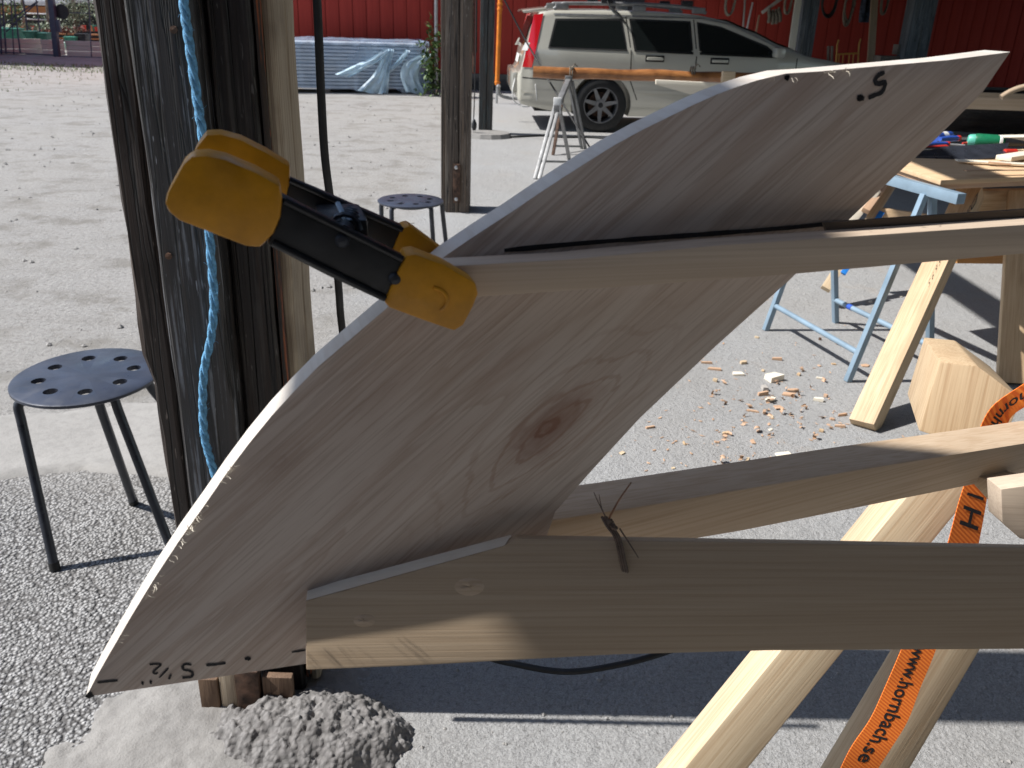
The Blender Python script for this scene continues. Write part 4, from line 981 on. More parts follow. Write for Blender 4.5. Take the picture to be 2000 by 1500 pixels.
lb = thing('leather_sheath', 'brown leather sheath lying behind the saw', 'sheath', B(1830, 296))
slab('sheath', [B(1800, 302, .008), B(1960, 296, .008), B(1955, 288, .008), B(1840, 292, .008)], (0, 0, 1), .006, 'rust', lb)

# ------------------------------------------------------------------ small wooden folding frame behind the blue trestle
wf = thing('folding_easel', 'slim pale wooden frame with blue tape behind the blue trestle', 'frame', G(1640, 560))
yq = 4.75
bar('leg', Y(1612, 565, 4.45), Y(1752, 345, yq + .25), .03, .05, 'pine_pale', wf, up=(1, 0, 0)); bar('leg', Y(1655, 440, yq), Y(1712, 370, yq + .1), .03, .05, 'white_wood', wf, up=(1, 0, 0))
bar('cross_rail', Y(1708, 413, yq + .1), Y(1830, 430, yq - .05), .03, .05, 'pine', wf); bar('leg', Y(1690, 412, yq), Y(1735, 350, yq + .2), .03, .04, 'red_wood', wf, up=(1, 0, 0))
la, lb_ = Y(1612, 565, 4.45), Y(1752, 345, yq + .25)
for (u0, u1) in ((.14, .34), (.55, .68)): bar('tape_strip', la + (lb_ - la) * u0 + Vector((.03, -.02, 0)), la + (lb_ - la) * u1 + Vector((.03, -.02, 0)), .012, .03, 'blue_tape', wf, up=(1, 0, 0))

# ------------------------------------------------------------------ sturdy timber trestle, right, with handwriting on its legs
tt_ = thing('timber_trestle', 'sturdy pine timber trestle with handwriting on its slanting leg', 'trestle', G(1700, 838))
f1 = G(1686, 835); t1 = Y(1897, 374, 3.72)
L1 = bar('leg', f1, t1, .085, .095, 'pine', tt_, up=(.9, -1, 0), bevel=.004); L1['label'] = 'slanting pine leg with black handwriting'
f2_ = G(1972, 748); bar('leg', f2_, Y(1995, 374, 3.78), .07, .10, 'pine', tt_, up=(1, -.4, 0), bevel=.004)
for k in range(3):
    p0, p1 = Y(1885 + k * 3, 500 - 50 * k, 3.72), Y(2120, 496 - 50 * k, 4.1); bar('panel_board', p0 + Vector((0, .07, .0)), p1, .028, .098, 'orange_wood', tt_)
bar('top_beam', t1 + Vector((0, .06, -.05)), Y(2250, 385, 4.1), .045, .09, 'pine', tt_)
def legtext(body, px0, py0, px1, py1, size, parent, shear=.3):
    fr_, L_ = frame(f1, t1, (.9, -1, 0)); n = fr_ @ Vector((0, 0, 1)); o0 = (f1 + t1) / 2 + n * .0485
    n2 = fr_ @ Vector((0, -1, 0))
    a, b_ = onplane(px0, py0, o0, n), onplane(px1, py1, o0, n); x = (b_ - a).normalized(); y = n.cross(x)
    vs, fs_ = text_mesh(body, shear); k = (b_ - a).length / max(v.x for v in vs)
    MB().add([a + x * v.x * k + y * v.y * size + n * .0006 for v in vs], fs_).build('handwriting', 'ink', parent)
legtext('Danvola', 1912, 372, 1842, 492, .05, L1); legtext('5 6 9 5', 1838, 500, 1812, 552, .04, L1)

# dark hull and planks in the shade at the far right
hl = thing('stored_hull', 'dark boat hull with pale planks stored in the shade of the shed', 'boat', G(1960, 300))
bar('plank', Y(1872, 200, 6.8), Y(2300, 215, 6.4), .03, .085, 'spruce_far', hl); bar('plank', Y(1880, 186, 7.1), Y(2300, 200, 6.8), .03, .05, 'spruce_plank', hl)
mb = MB(); vs = []; fs_ = []
for i in range(13):
    u = i / 12; x0 = 3.6 + 4.5 * u
    for j in range(9):
        a = math.pi * j / 8; ww = .75 * math.sin(math.pi * min(1, .15 + u * .7)) ** .6; vs.append((x0, 8.2 + ww * math.cos(a), .82 - .50 * math.sin(a) * (.6 + .4 * u)))
for i in range(12):
    for j in range(8): fs_.append((i * 9 + j, i * 9 + j + 1, i * 9 + j + 10, i * 9 + j + 9))
o = mb.add(vs, fs_).build('hull_shell', 'tar_dark', hl, smooth=True); o.modifiers.new('s', 'SOLIDIFY').thickness = .02
tube('bent_rib', smoothpath([Y(1955, 190, 6.6), Y(1975, 178, 6.6), Y(2000, 170, 6.6), Y(2040, 166, 6.6)], 5), .022, 'spruce_far', hl, 8)
for x in (3.9, 5.6): box('support', (x, 8.2, .2), (.12, .9, .4), 'grey_wood', hl)

# ------------------------------------------------------------------ the boat frame in the foreground
YAW = R(16)
e_ = Vector((math.cos(YAW), math.sin(YAW), 0)); bn = Vector((math.sin(YAW), -math.cos(YAW), 0)); bp0 = Y(860, 490, .58)
def BP(px, py, off=0): return onplane(px, py, bp0 + bn * off, bn)
outline = [(167, 1362), (190, 1318), (215, 1274), (255, 1205), (300, 1131), (348, 1058), (400, 985), (440, 927), (485, 867), (530, 812), (575, 763), (620, 717), (690, 657), (750, 606), (810, 549), (870, 499), (935, 455), (1000, 413), (1050, 379), (1100, 346), (1150, 314), (1200, 283), (1255, 253), (1310, 226), (1355, 204), (1400, 184), (1440, 169), (1480, 156), (1535, 143), (1600, 139), (1700, 130), (1850, 117), (1974, 101),
           (1920, 180), (1830, 270), (1745, 347), (1660, 428), (1545, 545), (1400, 675), (1250, 817), (1160, 915), (1085, 1000), (1040, 1130), (900, 1240), (597, 1297), (400, 1327)]
gr_dir = (BP(1500, 300) - BP(700, 1000)).normalized()
def to_local(px, py, O, fr): return fr.transposed() @ (BP(px, py) - O)
pts_ = [BP(*q) for q in outline]; bo = sum(pts_, Vector()) / len(pts_)
bx = gr_dir; by = bn.cross(bx); bfr = Matrix((bx, by, bn)).transposed()
KNOTS = []
for (px, py, sx_, sy_, a, c) in ((1070, 838, .055, .024, .9, (.22, .09, .05)), (1120, 800, .035, .016, .35, (.34, .18, .11)), (545, 905, .035, .018, .4, (.30, .2, .15)), (760, 760, .05, .012, .3, (.33, .2, .14)), (1010, 690, .06, .012, .22, (.34, .2, .14))):
    q = to_local(px, py, bo, bfr); KNOTS.append((q.x, q.y, sx_, sy_, a, c))
M['board_wood'] = board_mat()
stem = thing('stem_board', 'curved pale wooden stem board with black marker notes clamped in the boat frame', 'board', BP(600, 1320))
THK = .026
board = slab('board', pts_, bn, THK, 'board_wood', stem, bevel=.0008, xdir=gr_dir)
M['cut_edge'] = wood('cut_edge', (.66, .61, .55), (.52, .45, .38), grain=(30, 30, 2), fine=.4, bump=.4)
board.data.materials.append(M['cut_edge'])
for f_ in board.data.polygons:
    if abs(f_.normal.z) < .5: f_.material_index = 1
def stroke(mb, pts, wpx, off=.0005, plane=BP):
    q = smoothpath([plane(x, y, off) for x, y in pts], 5) if len(pts) > 2 else [plane(x, y, off) * (1 - u) + plane(pts[1][0], pts[1][1], off) * u for (x, y) in pts[:1] for u in (0, .25, .5, .75, 1)]
    mb.add(*ribbon(q, wpx * .65 / FPX, bn)); return mb
def mark(name, strokes, wpx, mat='ink'):
    mb = MB()
    for st_ in strokes: stroke(mb, st_, wpx)
    o = mb.build(name, mat, stem); return o
mark('marker_number', [[(1728, 141), (1714, 149), (1709, 159), (1716, 164), (1728, 161), (1727, 172), (1721, 181), (1709, 186), (1696, 191)], [(1674, 194), (1686, 189)], [(1674, 190), (1688, 193)], [(1678, 186), (1682, 197)]], 9)
mark('marker_dot', [[(1534, 148), (1540, 156)], [(1532, 152), (1542, 150)], [(1536, 157), (1541, 147)]], 7)
mark('marker_fraction', [[(292, 1298), (303, 1297), (314, 1298), (307, 1305), (300, 1312), (303, 1316), (309, 1314)], [(329, 1305), (311, 1324)], [(334, 1317), (330, 1327)], [(292, 1331), (297, 1332)], [(276, 1333), (281, 1335)], [(294, 1329), (295, 1336)], [(278, 1331), (279, 1338)]], 4.5)
mark('marker_number', [[(374, 1299), (364, 1297), (357, 1301), (359, 1308), (369, 1310), (376, 1314), (374, 1322), (366, 1323), (356, 1324)]], 5.5)
mark('marker_dash', [[(403, 1299), (420, 1298), (441, 1295)]], 7); mark('marker_dash', [[(478, 1287), (490, 1286)], [(482, 1283), (487, 1290)]], 7)
mark('marker_dash', [[(190, 1333), (210, 1331), (230, 1329)]], 5.5); mark('marker_dash', [[(570, 1274), (596, 1270)]], 5)
mark('marker_dash', [[(168, 1362), (178, 1352)], [(172, 1363), (182, 1357)]], 8)
mark('gap_shadow_line', [[(985, 489), (1150, 474), (1300, 463), (1450, 452), (1560, 443), (1645, 434)]], 9)  # dark gap shadow above the strip, painted as an ink stroke
# loose fibres left by the saw along the edge
rf_ = random.Random(11)
mb = MB()
def fibre(px, py, L, wv=2.0):
    a = rf_.uniform(-.6, .9); k = rf_.randint(3, 5); x, y = px, py; pts = [(x, y)]
    for _ in range(k):
        a += rf_.uniform(-.9, .9); x += L / k * math.cos(a); y += L / k * math.sin(a); pts.append((x, y))
    q = [BP(x_, y_, .0012 + .0012 * i) for i, (x_, y_) in enumerate(pts)]; mb.add(*ribbon(q, wv * .65 / FPX, bn))
for (x0, y0, x1, y1, n) in ((425, 945, 460, 905, 12), (345, 1065, 400, 985, 24), (215, 1280, 340, 1075, 14), (1590, 142, 1660, 136, 10), (1480, 160, 1600, 142, 3)):
    for _ in range(n):
        u = rf_.random(); fibre(x0 + (x1 - x0) * u + 1, y0 + (y1 - y0) * u + 2, rf_.uniform(5, 17), rf_.uniform(.8, 1.7))
mb.build('splinters', 'white_wood', stem)['kind'] = 'stuff'

# upper stringer clamped to the near face of the stem
sn = Vector((math.sin(YAW - R(2)), -math.cos(YAW - R(2)), 0)); sp0 = BP(900, 540, .0245)
def SP(px, py): return onplane(px, py, sp0, sn)
strg = thing('stringer', 'thin square wooden strip clamped across the stem board', 'strip', SP(930, 580))
slab('lath', [SP(862, 520), SP(1100, 507), SP(1400, 479), (SP(2300, 418)), (SP(2300, 474)), SP(2000, 496), SP(1550, 536), SP(1150, 566), SP(925, 581)], sn, .021, 'stringer', strg, bevel=.0015, xdir=(1, .1, 0))
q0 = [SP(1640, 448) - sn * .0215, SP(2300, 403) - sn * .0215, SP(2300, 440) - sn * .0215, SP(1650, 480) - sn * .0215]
slab('shade_strip', q0, sn, .003, 'shade_lath', strg, bevel=.0005, xdir=(1, .1, 0))  # thin strip whose dark colour paints in a shaded face

# near bottom plank: leans outwards towards the viewer at its lower edge
tl = R(18); yawn = R(7)
nn = Vector((math.sin(yawn) * math.cos(tl), -math.cos(yawn) * math.cos(tl), math.sin(tl))); np0 = BP(640, 1170, .0128)
def NP_(px, py): return onplane(px, py, np0, nn)
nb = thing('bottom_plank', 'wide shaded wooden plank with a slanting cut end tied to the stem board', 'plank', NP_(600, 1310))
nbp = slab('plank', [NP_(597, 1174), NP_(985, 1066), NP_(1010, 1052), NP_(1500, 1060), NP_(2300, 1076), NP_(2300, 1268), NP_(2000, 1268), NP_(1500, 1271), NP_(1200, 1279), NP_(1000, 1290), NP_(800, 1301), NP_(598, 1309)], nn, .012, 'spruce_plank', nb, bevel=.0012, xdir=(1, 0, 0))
b4 = [NP_(597.5, 1173), NP_(985, 1065.5)]; b5 = [p - nn * .0118 for p in (NP_(597.5, 1160), NP_(1003, 1052))]; b6 = [p - nn * .0118 for p in b4]
MB().add(b4 + b5[::-1] + b6, [(0, 1, 2, 3), (0, 3, 4), (1, 5, 2), (3, 2, 5, 4), (0, 4, 5, 1)]).build('bevelled_cut', 'white_wood', nb)
for (px, py, r_) in ((712, 1212, .0065), (917, 1146, .009)):
    p = NP_(px, py); z_ = nn; x_ = Vector((1, 0, 0)); y_ = z_.cross(x_).normalized(); x_ = y_.cross(z_)
    mb = MB(); vs = []; fs_ = []
    for i in range(4):
        rr = r_ * (i / 3)
        for k in range(14):
            a = 2 * math.pi * k / 14; hh = .0008 * (1 - (i / 3) ** 2) * (1 + 1.6 * noise.noise(Vector((k * 1.1, i * 2.0, px)))); vs.append(p + x_ * rr * 1.3 * math.cos(a) + y_ * rr * .8 * math.sin(a) + z_ * hh)
    for i in range(3):
        for k in range(14): k2 = (k + 1) % 14; fs_.append((i * 14 + k, i * 14 + k2, (i + 1) * 14 + k2, (i + 1) * 14 + k))
    mb.add(vs, fs_).build('torn_knot', 'spruce_far', nb, smooth=True)
# far bottom plank on the other side of the stem
yf = R(27); fnrm = Vector((math.sin(yf), -math.cos(yf), 0)); fp0 = BP(1000, 1040, -THK - .001)
def FP(px, py): return onplane(px, py, fp0, fnrm)
fb = thing('inner_plank', 'pale brown wooden plank running off behind the stem board', 'plank', FP(1000, 1100))
slab('plank', [FP(930, 1038), FP(1090, 1014), FP(1230, 993), FP(1700, 914), FP(2000, 866), FP(2300, 818), FP(2300, 880), FP(2000, 925), FP(1900, 947), FP(1450, 1037), FP(930, 1125)], fnrm, .052, 'spruce_far', fb, bevel=.002, xdir=(1, .4, 0))
# wire tie
tie = thing('wire_tie', 'twisted dark wire tie binding the two bottom planks', 'wire', NP_(1205, 1040))
def NO(px, py, off): return onplane(px, py, np0 + nn * off, nn)
band = [NO(1222, 1122, -.002), NO(1216, 1095, .003), NO(1210, 1065, .004), NO(1203, 1045, .004), NO(1190, 1028, .0), NO(1180, 1010, -.008)]
slabv = MB()
for dx in (-.0025, .0, .0025): slabv.add(*sweep(smoothpath([p + Vector((dx * .7, 0, 0)) for p in band], 4), .0012, 6))
slabv.build('band', 'dark_wire', tie, smooth=True)
for pts, r_, mt in (([(1187, 1018), (1196, 1000), (1210, 975), (1233, 942)], .0016, 'copper'), ([(1187, 1018), (1178, 1000), (1168, 980), (1160, 962)], .0012, 'dark_wire'), ([(1188, 1018), (1176, 995), (1172, 978), (1170, 966)], .0010, 'dark_wire'), ([(1210, 1032), (1225, 1055), (1236, 1072), (1247, 1090)], .0012, 'dark_wire')):
    tube('wire_end', smoothpath([NO(x, y, .004 + .003 * i) for i, (x, y) in enumerate(pts)], 4), [r_ * .62 * (1 - .04 * i) for i in range(13)], mt, tie, 6)
mb = MB()
for i in range(2):
    pts = [NO(1190 + 2.5 * j * .6 + 4 * math.cos(j * 1.4 + i * math.pi), 1016 + 2.2 * j, .006 + .002 * math.sin(j * 1.4 + i * math.pi)) for j in range(9)]
    mb.add(*sweep(pts, .0014, 6))
mb.build('twist', 'dark_wire', tie, smooth=True)

# ------------------------------------------------------------------ spring clamp
cl = thing('spring_clamp', 'yellow and black spring clamp gripping the strip against the stem board', 'clamp', BP(840, 640, .05))
def plate(name, pts, off, t_, mat, bevel=.003): return slab(name, [BP(x, y, off) for x, y in pts], bn, t_, mat, cl, bevel=bevel, xdir=e_)
fh = plate('handle_grip', [(321, 398), (327, 376), (357, 320), (374, 305), (405, 303), (440, 311), (500, 336), (547, 362), (552, 388), (548, 425), (534, 458), (508, 485), (480, 482), (420, 459), (350, 432), (330, 415)], .050, .026, 'yellow', .0028)
fa = plate('arm', [(540, 378), (600, 410), (700, 460), (796, 508), (782, 560), (752, 592), (640, 540), (520, 478), (545, 430)], .047, .015, 'black_plastic', .0025)
fj = plate('jaw_pad', [(794, 498), (812, 496), (870, 518), (930, 553), (935, 575), (925, 600), (906, 636), (888, 648), (830, 628), (760, 602), (750, 590), (770, 545)], .049, .022, 'yellow', .004)
p = BP(838, 588, .0492); mb = MB()
mb.add(*sweep([p + e_ * .012 * math.cos(a) + Vector((0, 0, 1)) * .009 * math.sin(a) for a in [-.9 + i * .2 for i in range(12)]], .0012, 6)); mb.build('moulded_ring', 'yellow', cl, smooth=True)
rh = plate('handle_grip', [(376, 302), (384, 286), (402, 262), (430, 261), (470, 272), (520, 297), (568, 326), (566, 360), (556, 400), (470, 372), (380, 330)], -.030, .024, 'yellow', .0028)
ra = plate('arm', [(555, 345), (620, 372), (700, 407), (794, 447), (775, 500), (690, 470), (560, 405)], -.032, .014, 'black_plastic', .0025)
rj = plate('jaw_pad', [(783, 446), (800, 440), (862, 486), (880, 500), (850, 540), (800, 540), (762, 500)], -.030, .02, 'yellow', .004)
pv0, pv1 = BP(668, 458, .046), BP(690, 425, -.045)
tube('pivot_pin', [pv0, pv1], .006, 'black_metal', cl, 14)
pts = []
for i in range(61):
    a = i / 60 * 2 * math.pi * 5; pts.append(pv0 + (pv1 - pv0) * (.2 + .6 * i / 60) + e_ * .010 * math.cos(a) + Vector((0, 0, .010 * math.sin(a))))
tube('spring', pts, .0018, 'black_metal', cl, 6)
tube('spring_end', smoothpath([BP(660, 398, .0), BP(668, 415, .015), BP(676, 430, .02), BP(690, 430, .02)], 4), .0018, 'blue_steel', cl, 6)
box('web', (BP(650, 450, .03) + BP(680, 430, -.035)) / 2, (.03, .05, .018), 'black_plastic', cl, rz=YAW, bevel=.003)

for a, b_ in (((556, 392), (786, 506)), ((532, 474), (752, 583))): tube('arm_flange', [BP(*a, .0475), BP(*b_, .0475)], .0022, 'black_plastic', cl, 8)
for a, b_ in (((566, 352), (786, 449)),): tube('arm_flange', [BP(*a, -.0315), BP(*b_, -.0315)], .0020, 'black_plastic', cl, 8)
for (x, y) in ((668, 470), (772, 545)): lathe('rivet', [(0, .0024), (.003, .002), (.0045, 0)], 'black_metal', cl, Matrix.Translation(BP(x, y, .0472)) @ Matrix.Rotation(YAW, 4, 'Z') @ Matrix.Rotation(R(90), 4, 'X'), 12)
# ------------------------------------------------------------------ near pine trestle under the boat frame
nt_ = thing('pine_trestle', 'pale pine trestle with an orange strap under the boat frame', 'trestle', (.25, .95, 0))
def poly_leg(front, y0, y1, thick, mat, name='leg'):
    """front: outline in the photo (bottom-left, top-left, top-right, bottom-right); y0/y1 = distance at bottom/top"""
    (bl, tl_, tr_, br) = front; p = [Y(*bl, y0), Y(*tl_, y1), Y(*tr_, y1), Y(*br, y0)]
    n = (p[1] - p[0]).cross(p[3] - p[0]).normalized()
    if n.y > 0: n = -n
    return slab(name, p, n, thick, mat, nt_, bevel=.002, xdir=p[1] - p[0])
lowL, lowR = G(1040, 1960), G(1165, 2005)
la = Y(1345, 1500, .90); lbv = Y(1745, 1010, 1.0); ld = (lbv - la)
def ext_leg(tl_, tr_, bl, br, yt, yb, thick, mat):
    TLp, TRp, BLp, BRp = Y(*tl_, yt), Y(*tr_, yt), Y(*bl, yb), Y(*br, yb)
    kL = TLp.z / (TLp.z - BLp.z); kR = TRp.z / (TRp.z - BRp.z)
    p = [TLp + (BLp - TLp) * kL, TLp, TRp, TRp + (BRp - TRp) * kR]
    n = (p[1] - p[0]).cross(p[3] - p[0]).normalized()
    if n.y > 0: n = -n
    p[3] = p[3] - n * (p[3] - p[0]).dot(n); p[2] = p[2] - n * (p[2] - p[0]).dot(n); p[1] = p[1] - n * (p[1] - p[0]).dot(n)
    return slab('leg', p, n, thick, mat, nt_, bevel=.0025, xdir=p[1] - p[0])
ext_leg((1808, 925), (1930, 925), (1338, 1500), (1462, 1500), 1.04, .93, .07, 'pine_pale')
ext_leg((1880, 1140), (1990, 1140), (1660, 1500), (1778, 1500), 1.00, .97, .06, 'pine_pale')
slab('top_beam', [Y(1796, 848, 1.12), Y(1835, 706, 1.16), Y(1905, 710, 1.16), Y(1992, 775, 1.13), Y(1960, 862, 1.1), Y(1900, 880, 1.1)], (-.35, -.9, .2), .30, 'pine', nt_, bevel=.003, xdir=(0, 0, 1))
cb = thing('cross_brace', 'pale wooden brace under the inner plank at the right edge', 'brace', Y(1950, 985, .85))
slab('brace_end', [Y(1958, 958, .80), Y(2110, 938, .80), Y(2110, 1075, .80), Y(1990, 1050, .80), Y(1957, 1020, .80)], (0, -1, .1), .03, 'stringer', cb, xdir=(1, 0, 0))
slab('brace_side', [Y(1893, 945, .90), Y(1925, 922, .92), Y(1975, 935, .9), Y(1962, 968, .86), Y(1960, 1010, .86), Y(1945, 995, .88)], (-.7, -.7, .1), .05, 'pine', cb)
# strap with its printed address
stp = thing('ratchet_strap', 'orange ratchet strap with black lettering wrapped round the pine trestle', 'strap', Y(1700, 1420, .88))
def strap_run(name, left, right, text=None, t0=0.0, t1=1.0, tex_h=.72, flip=False):
    """left/right: world points along both edges, top to bottom"""
    L = smoothpath(left, 8); Rr = smoothpath(right, 8); n = len(L); mb = MB(); vs = []; fs_ = []
    nr = [((L[min(i + 1, n - 1)] - L[max(i - 1, 0)]).cross(Rr[i] - L[i])).normalized() for i in range(n)]
    nr = [-v if v.y > 0 else v for v in nr]
    for i in range(n): vs += [L[i], Rr[i], Rr[i] - nr[i] * .0016, L[i] - nr[i] * .0016]
    for i in range(n - 1):
        for k in range(4): k2 = (k + 1) % 4; fs_.append((i * 4 + k, i * 4 + k2, (i + 1) * 4 + k2, (i + 1) * 4 + k))
    fs_ += [(0, 1, 2, 3), ((n - 1) * 4, (n - 1) * 4 + 1, (n - 1) * 4 + 2, (n - 1) * 4 + 3)]
    seg = mb.add(vs, fs_).build(name, 'strap', stp, smooth=True, ang=50)
    if text:
        tv, tf = text_mesh(text, .25, .012); xm = max(v.x for v in tv); x0 = min(v.x for v in tv); out = []
        for v in tv:
            u = t0 + (t1 - t0) * (v.x - x0) / (xm - x0); f = max(0, min(n - 1.001, u * (n - 1))); i = int(f); f -= i
            a = L[i] * (1 - f) + L[i + 1] * f; b_ = Rr[i] * (1 - f) + Rr[i + 1] * f; nn_ = nr[i]
            q = .5 + (v.y - .3) * tex_h; out.append(a + (b_ - a) * q + nn_ * .0006)
        MB().add(out, tf).build('lettering', 'ink', seg)
    return seg
strap_run('strap_run', [Y(1775, 1235, .955), Y(1752, 1290, .945), Y(1728, 1345, .935), Y(1700, 1405, .92), Y(1660, 1465, .905), Y(1625, 1540, .89)],
          [Y(1840, 1235, .955), Y(1820, 1290, .945), Y(1797, 1345, .935), Y(1772, 1410, .92), Y(1735, 1470, .905), Y(1690, 1540, .89)], 'www.hornbach.se', .10, .86, .62)
strap_run('strap_run', [Y(1888, 935, .985), Y(1872, 985, .98), Y(1852, 1060, .975), Y(1830, 1140, .97)], [Y(1932, 935, .985), Y(1925, 990, .98), Y(1912, 1060, .975), Y(1895, 1140, .97)], 'I H', .18, .56, .95)
strap_run('strap_run', [Y(2080, 700, .99), Y(2000, 750, 1.0), Y(1938, 795, 1.03), Y(1908, 850, 1.04)], [Y(2080, 752, .99), Y(2010, 790, 1.0), Y(1975, 815, 1.03), Y(1962, 850, 1.04)], 'hornha', .30, .95, .62)

# ------------------------------------------------------------------ blue rope on the post, hanging cable
rope = thing('blue_rope', 'blue twisted rope hanging down the front of the tarred post', 'rope', Y(420, 935, 1.42))
rp_ = smoothpath([Y(x, y, 1.435) for x, y in ((353, -40), (362, 30), (372, 100), (386, 200), (397, 280), (405, 400), (412, 500), (418, 590), (412, 660), (399, 720), (396, 790), (399, 850), (410, 895), (424, 940), (440, 985))], 14)
for k in range(3):
    pts = []; 
    for i, p in enumerate(rp_):
        a = i * .34 + k * 2 * math.pi / 3; pts.append(p + Vector((.0038 * math.cos(a), .0038 * math.sin(a), 0)))
    tube('strand', pts, .0042, 'rope_blue', rope, 7)
mb = MB()
for _ in range(70):
    p = rf_.choice(rp_); a = rf_.uniform(0, 6.28); d = Vector((math.cos(a), math.sin(a), rf_.uniform(-1, 1))).normalized()
    mb.add(*sweep([p + d * .006, p + d * .011, p + d * .011 + Vector((rf_.uniform(-.006, .006), 0, rf_.uniform(-.006, .006)))], .0003, 3))
mb.build('fibres', 'rope_blue', rope)
cab = [(617, -40, 1.55), (622, 60, 1.55), (627, 180, 1.55), (634, 300, 1.55), (645, 390, 1.56), (655, 480, 1.57), (662, 570, 1.58), (668, 640, 1.6), (690, 800, 1.62), (740, 1000, 1.62), (820, 1180, 1.60), (930, 1272, 1.58), (1020, 1300, 1.55), (1110, 1312, 1.53), (1200, 1300, 1.54), (1270, 1283, 1.56), (1330, 1262, 1.6), (1420, 1225, 1.7)]
tag(tube('power_cable', smoothpath([Y(*q) for q in cab], 8), .0072, 'black_rubber', None, 10), 'thick black cable hanging down right of the tarred post', 'cable')

# ------------------------------------------------------------------ wood chips on the ground
chip = [(1512, 742, .075, .05, .022, 'white_wood'), (1442, 732, .05, .035, .006, 'white_wood'), (1395, 722, .06, .018, .006, 'red_wood'), (1452, 710, .035, .022, .01, 'pine_pale'), (1517, 703, .045, .014, .008, 'red_wood'), (1478, 660, .022, .014, .005, 'pine_pale'), (1493, 762, .03, .022, .016, 'grey_board'), (1490, 772, .045, .012, .012, 'red_wood'), (1540, 772, .05, .03, .005, 'red_wood'), (1505, 783, .05, .028, .006, 'white_wood'), (1520, 798, .035, .03, .003, 'red_wood'), (1470, 804, .05, .010, .005, 'red_wood'), (1492, 808, .012, .03, .008, 'red_wood'), (1508, 815, .025, .008, .003, 'pine_pale'), (1598, 783, .04, .016, .010, 'white_wood'), (1612, 775, .018, .014, .010, 'red_wood'), (1601, 740, .01, .03, .006, 'white_wood'), (1560, 733, .016, .014, .008, 'pine'), (1645, 812, .045, .010, .008, 'red_wood'), (1640, 834, .04, .010, .006, 'red_wood'), (1604, 843, .016, .014, .008, 'pine'), (1625, 820, .02, .014, .006, 'red_wood'), (1418, 848, .034, .014, .006, 'pine'), (1270, 836, .038, .010, .006, 'red_wood'), (1336, 867, .025, .008, .004, 'pine'), (1400, 865, .02, .008, .005, 'red_wood'), (1470, 864, .03, .014, .003, 'red_wood'), (1530, 890, .055, .03, .004, 'white_wood'), (1395, 903, .014, .006, .003, 'red_wood'), (1460, 898, .03, .01, .002, 'pine_pale'), (1490, 725, .02, .012, .004, 'pine_pale'), (1600, 715, .018, .012, .003, 'red_wood'), (1628, 712, .02, .014, .004, 'pine'), (1690, 715, .04, .03, .003, 'red_wood'), (1397, 745, .012, .02, .012, 'pine_pale'), (1380, 710, .05, .010, .006, 'red_wood'), (1601, 664, .014, .012, .010, 'rust'), (1505, 840, .02, .012, .002, 'white_wood'), (1215, 886, .022, .016, .003, 'pine_pale'), (1315, 915, .016, .012, .002, 'pine_pale'), (1700, 590, .03, .02, .004, 'white_wood'), (1760, 580, .025, .014, .004, 'white_wood'), (1548, 765, .05, .018, .004, 'red_wood')]
chips_ = []
special = {0: 'largest thick white wood block lying among the chips', 1: 'flat pale square offcut left of the thick white block', 27: 'flat whitish sheet offcut close to the inner plank', 6: 'stubby grey-brown offcut just below the thick white block', 14: 'small white stick right of the red chip pile'}
for i, (px, py, lx, ly, lz, mt) in enumerate(chip):
    p = G(px, py); a = random.uniform(-.5, .5) if lx > .03 else random.uniform(0, 3.1); k = 4 if i in special or i % 3 else 5
    base = [(-.5, -.5), (.5, -.5 + random.uniform(0, .2)), (.5 - random.uniform(0, .3), .5), (-.5 + random.uniform(0, .15), .5)] if k == 4 else [(-.5, -.3), (.1, -.5), (.5, -.1), (.3, .5), (-.4, .4)]
    mb = MB(); n = len(base); tlt = random.uniform(0, .12)
    vs = [(x * lx, y * ly, 0) for x, y in base] + [(x * lx * .96, y * ly * .94, lz + tlt * lx * (x + .5)) for x, y in base]
    mb.add(vs, [tuple(range(n))[::-1], tuple(range(n, 2 * n))] + [(j, (j + 1) % n, n + (j + 1) % n, n + j) for j in range(n)])
    o = mb.build('wood_chip', mt, mtx=Matrix.Translation(p + Vector((0, 0, .001 + .004 * (i in (9, 10, 12, 42))))) @ Matrix.Rotation(a, 4, 'Z'))
    kindn = {'red_wood': 'small reddish wood chip lying on the grey ground', 'pine_pale': 'small pale yellow wood chip lying on the grey ground', 'pine': 'small tan wood chip lying on the grey ground', 'white_wood': 'small whitish wood chip lying on the grey ground', 'rust': 'tiny dark brown chip between the blue trestle feet', 'grey_board': 'grey chip'}[mt]
    chips_.append((o, special.get(i), mt, px, py, lx))
ORD = 'first second third fourth fifth sixth seventh eighth ninth tenth eleventh twelfth thirteenth fourteenth fifteenth sixteenth seventeenth eighteenth nineteenth twentieth'.split()
for mt_, adj in (('red_wood', 'reddish'), ('pine_pale', 'pale yellow'), ('pine', 'tan'), ('white_wood', 'whitish'), ('rust', 'dark brown'), ('grey_board', 'grey-brown')):
    rest = sorted([c for c in chips_ if c[2] == mt_ and not c[1]], key=lambda c: c[3]); n = len(rest)
    for k, c in enumerate(rest):
        far_ = 'far up' if c[4] < 690 else ('high' if c[4] < 760 else ('low' if c[4] < 850 else 'close to the plank'))
        side_ = ORD[k] + ' ' + adj + ' one from the left' if n > 1 else 'the only ' + adj + ' one'
        tag(c[0], ('long ' if c[5] > .034 else 'small ') + adj + ' wood chip on the ground, ' + side_, 'wood chip', 'wood chips on the ground')
for c in chips_:
    if c[1]: tag(c[0], c[1], 'wood chip', 'wood chips on the ground')
mb = MB()
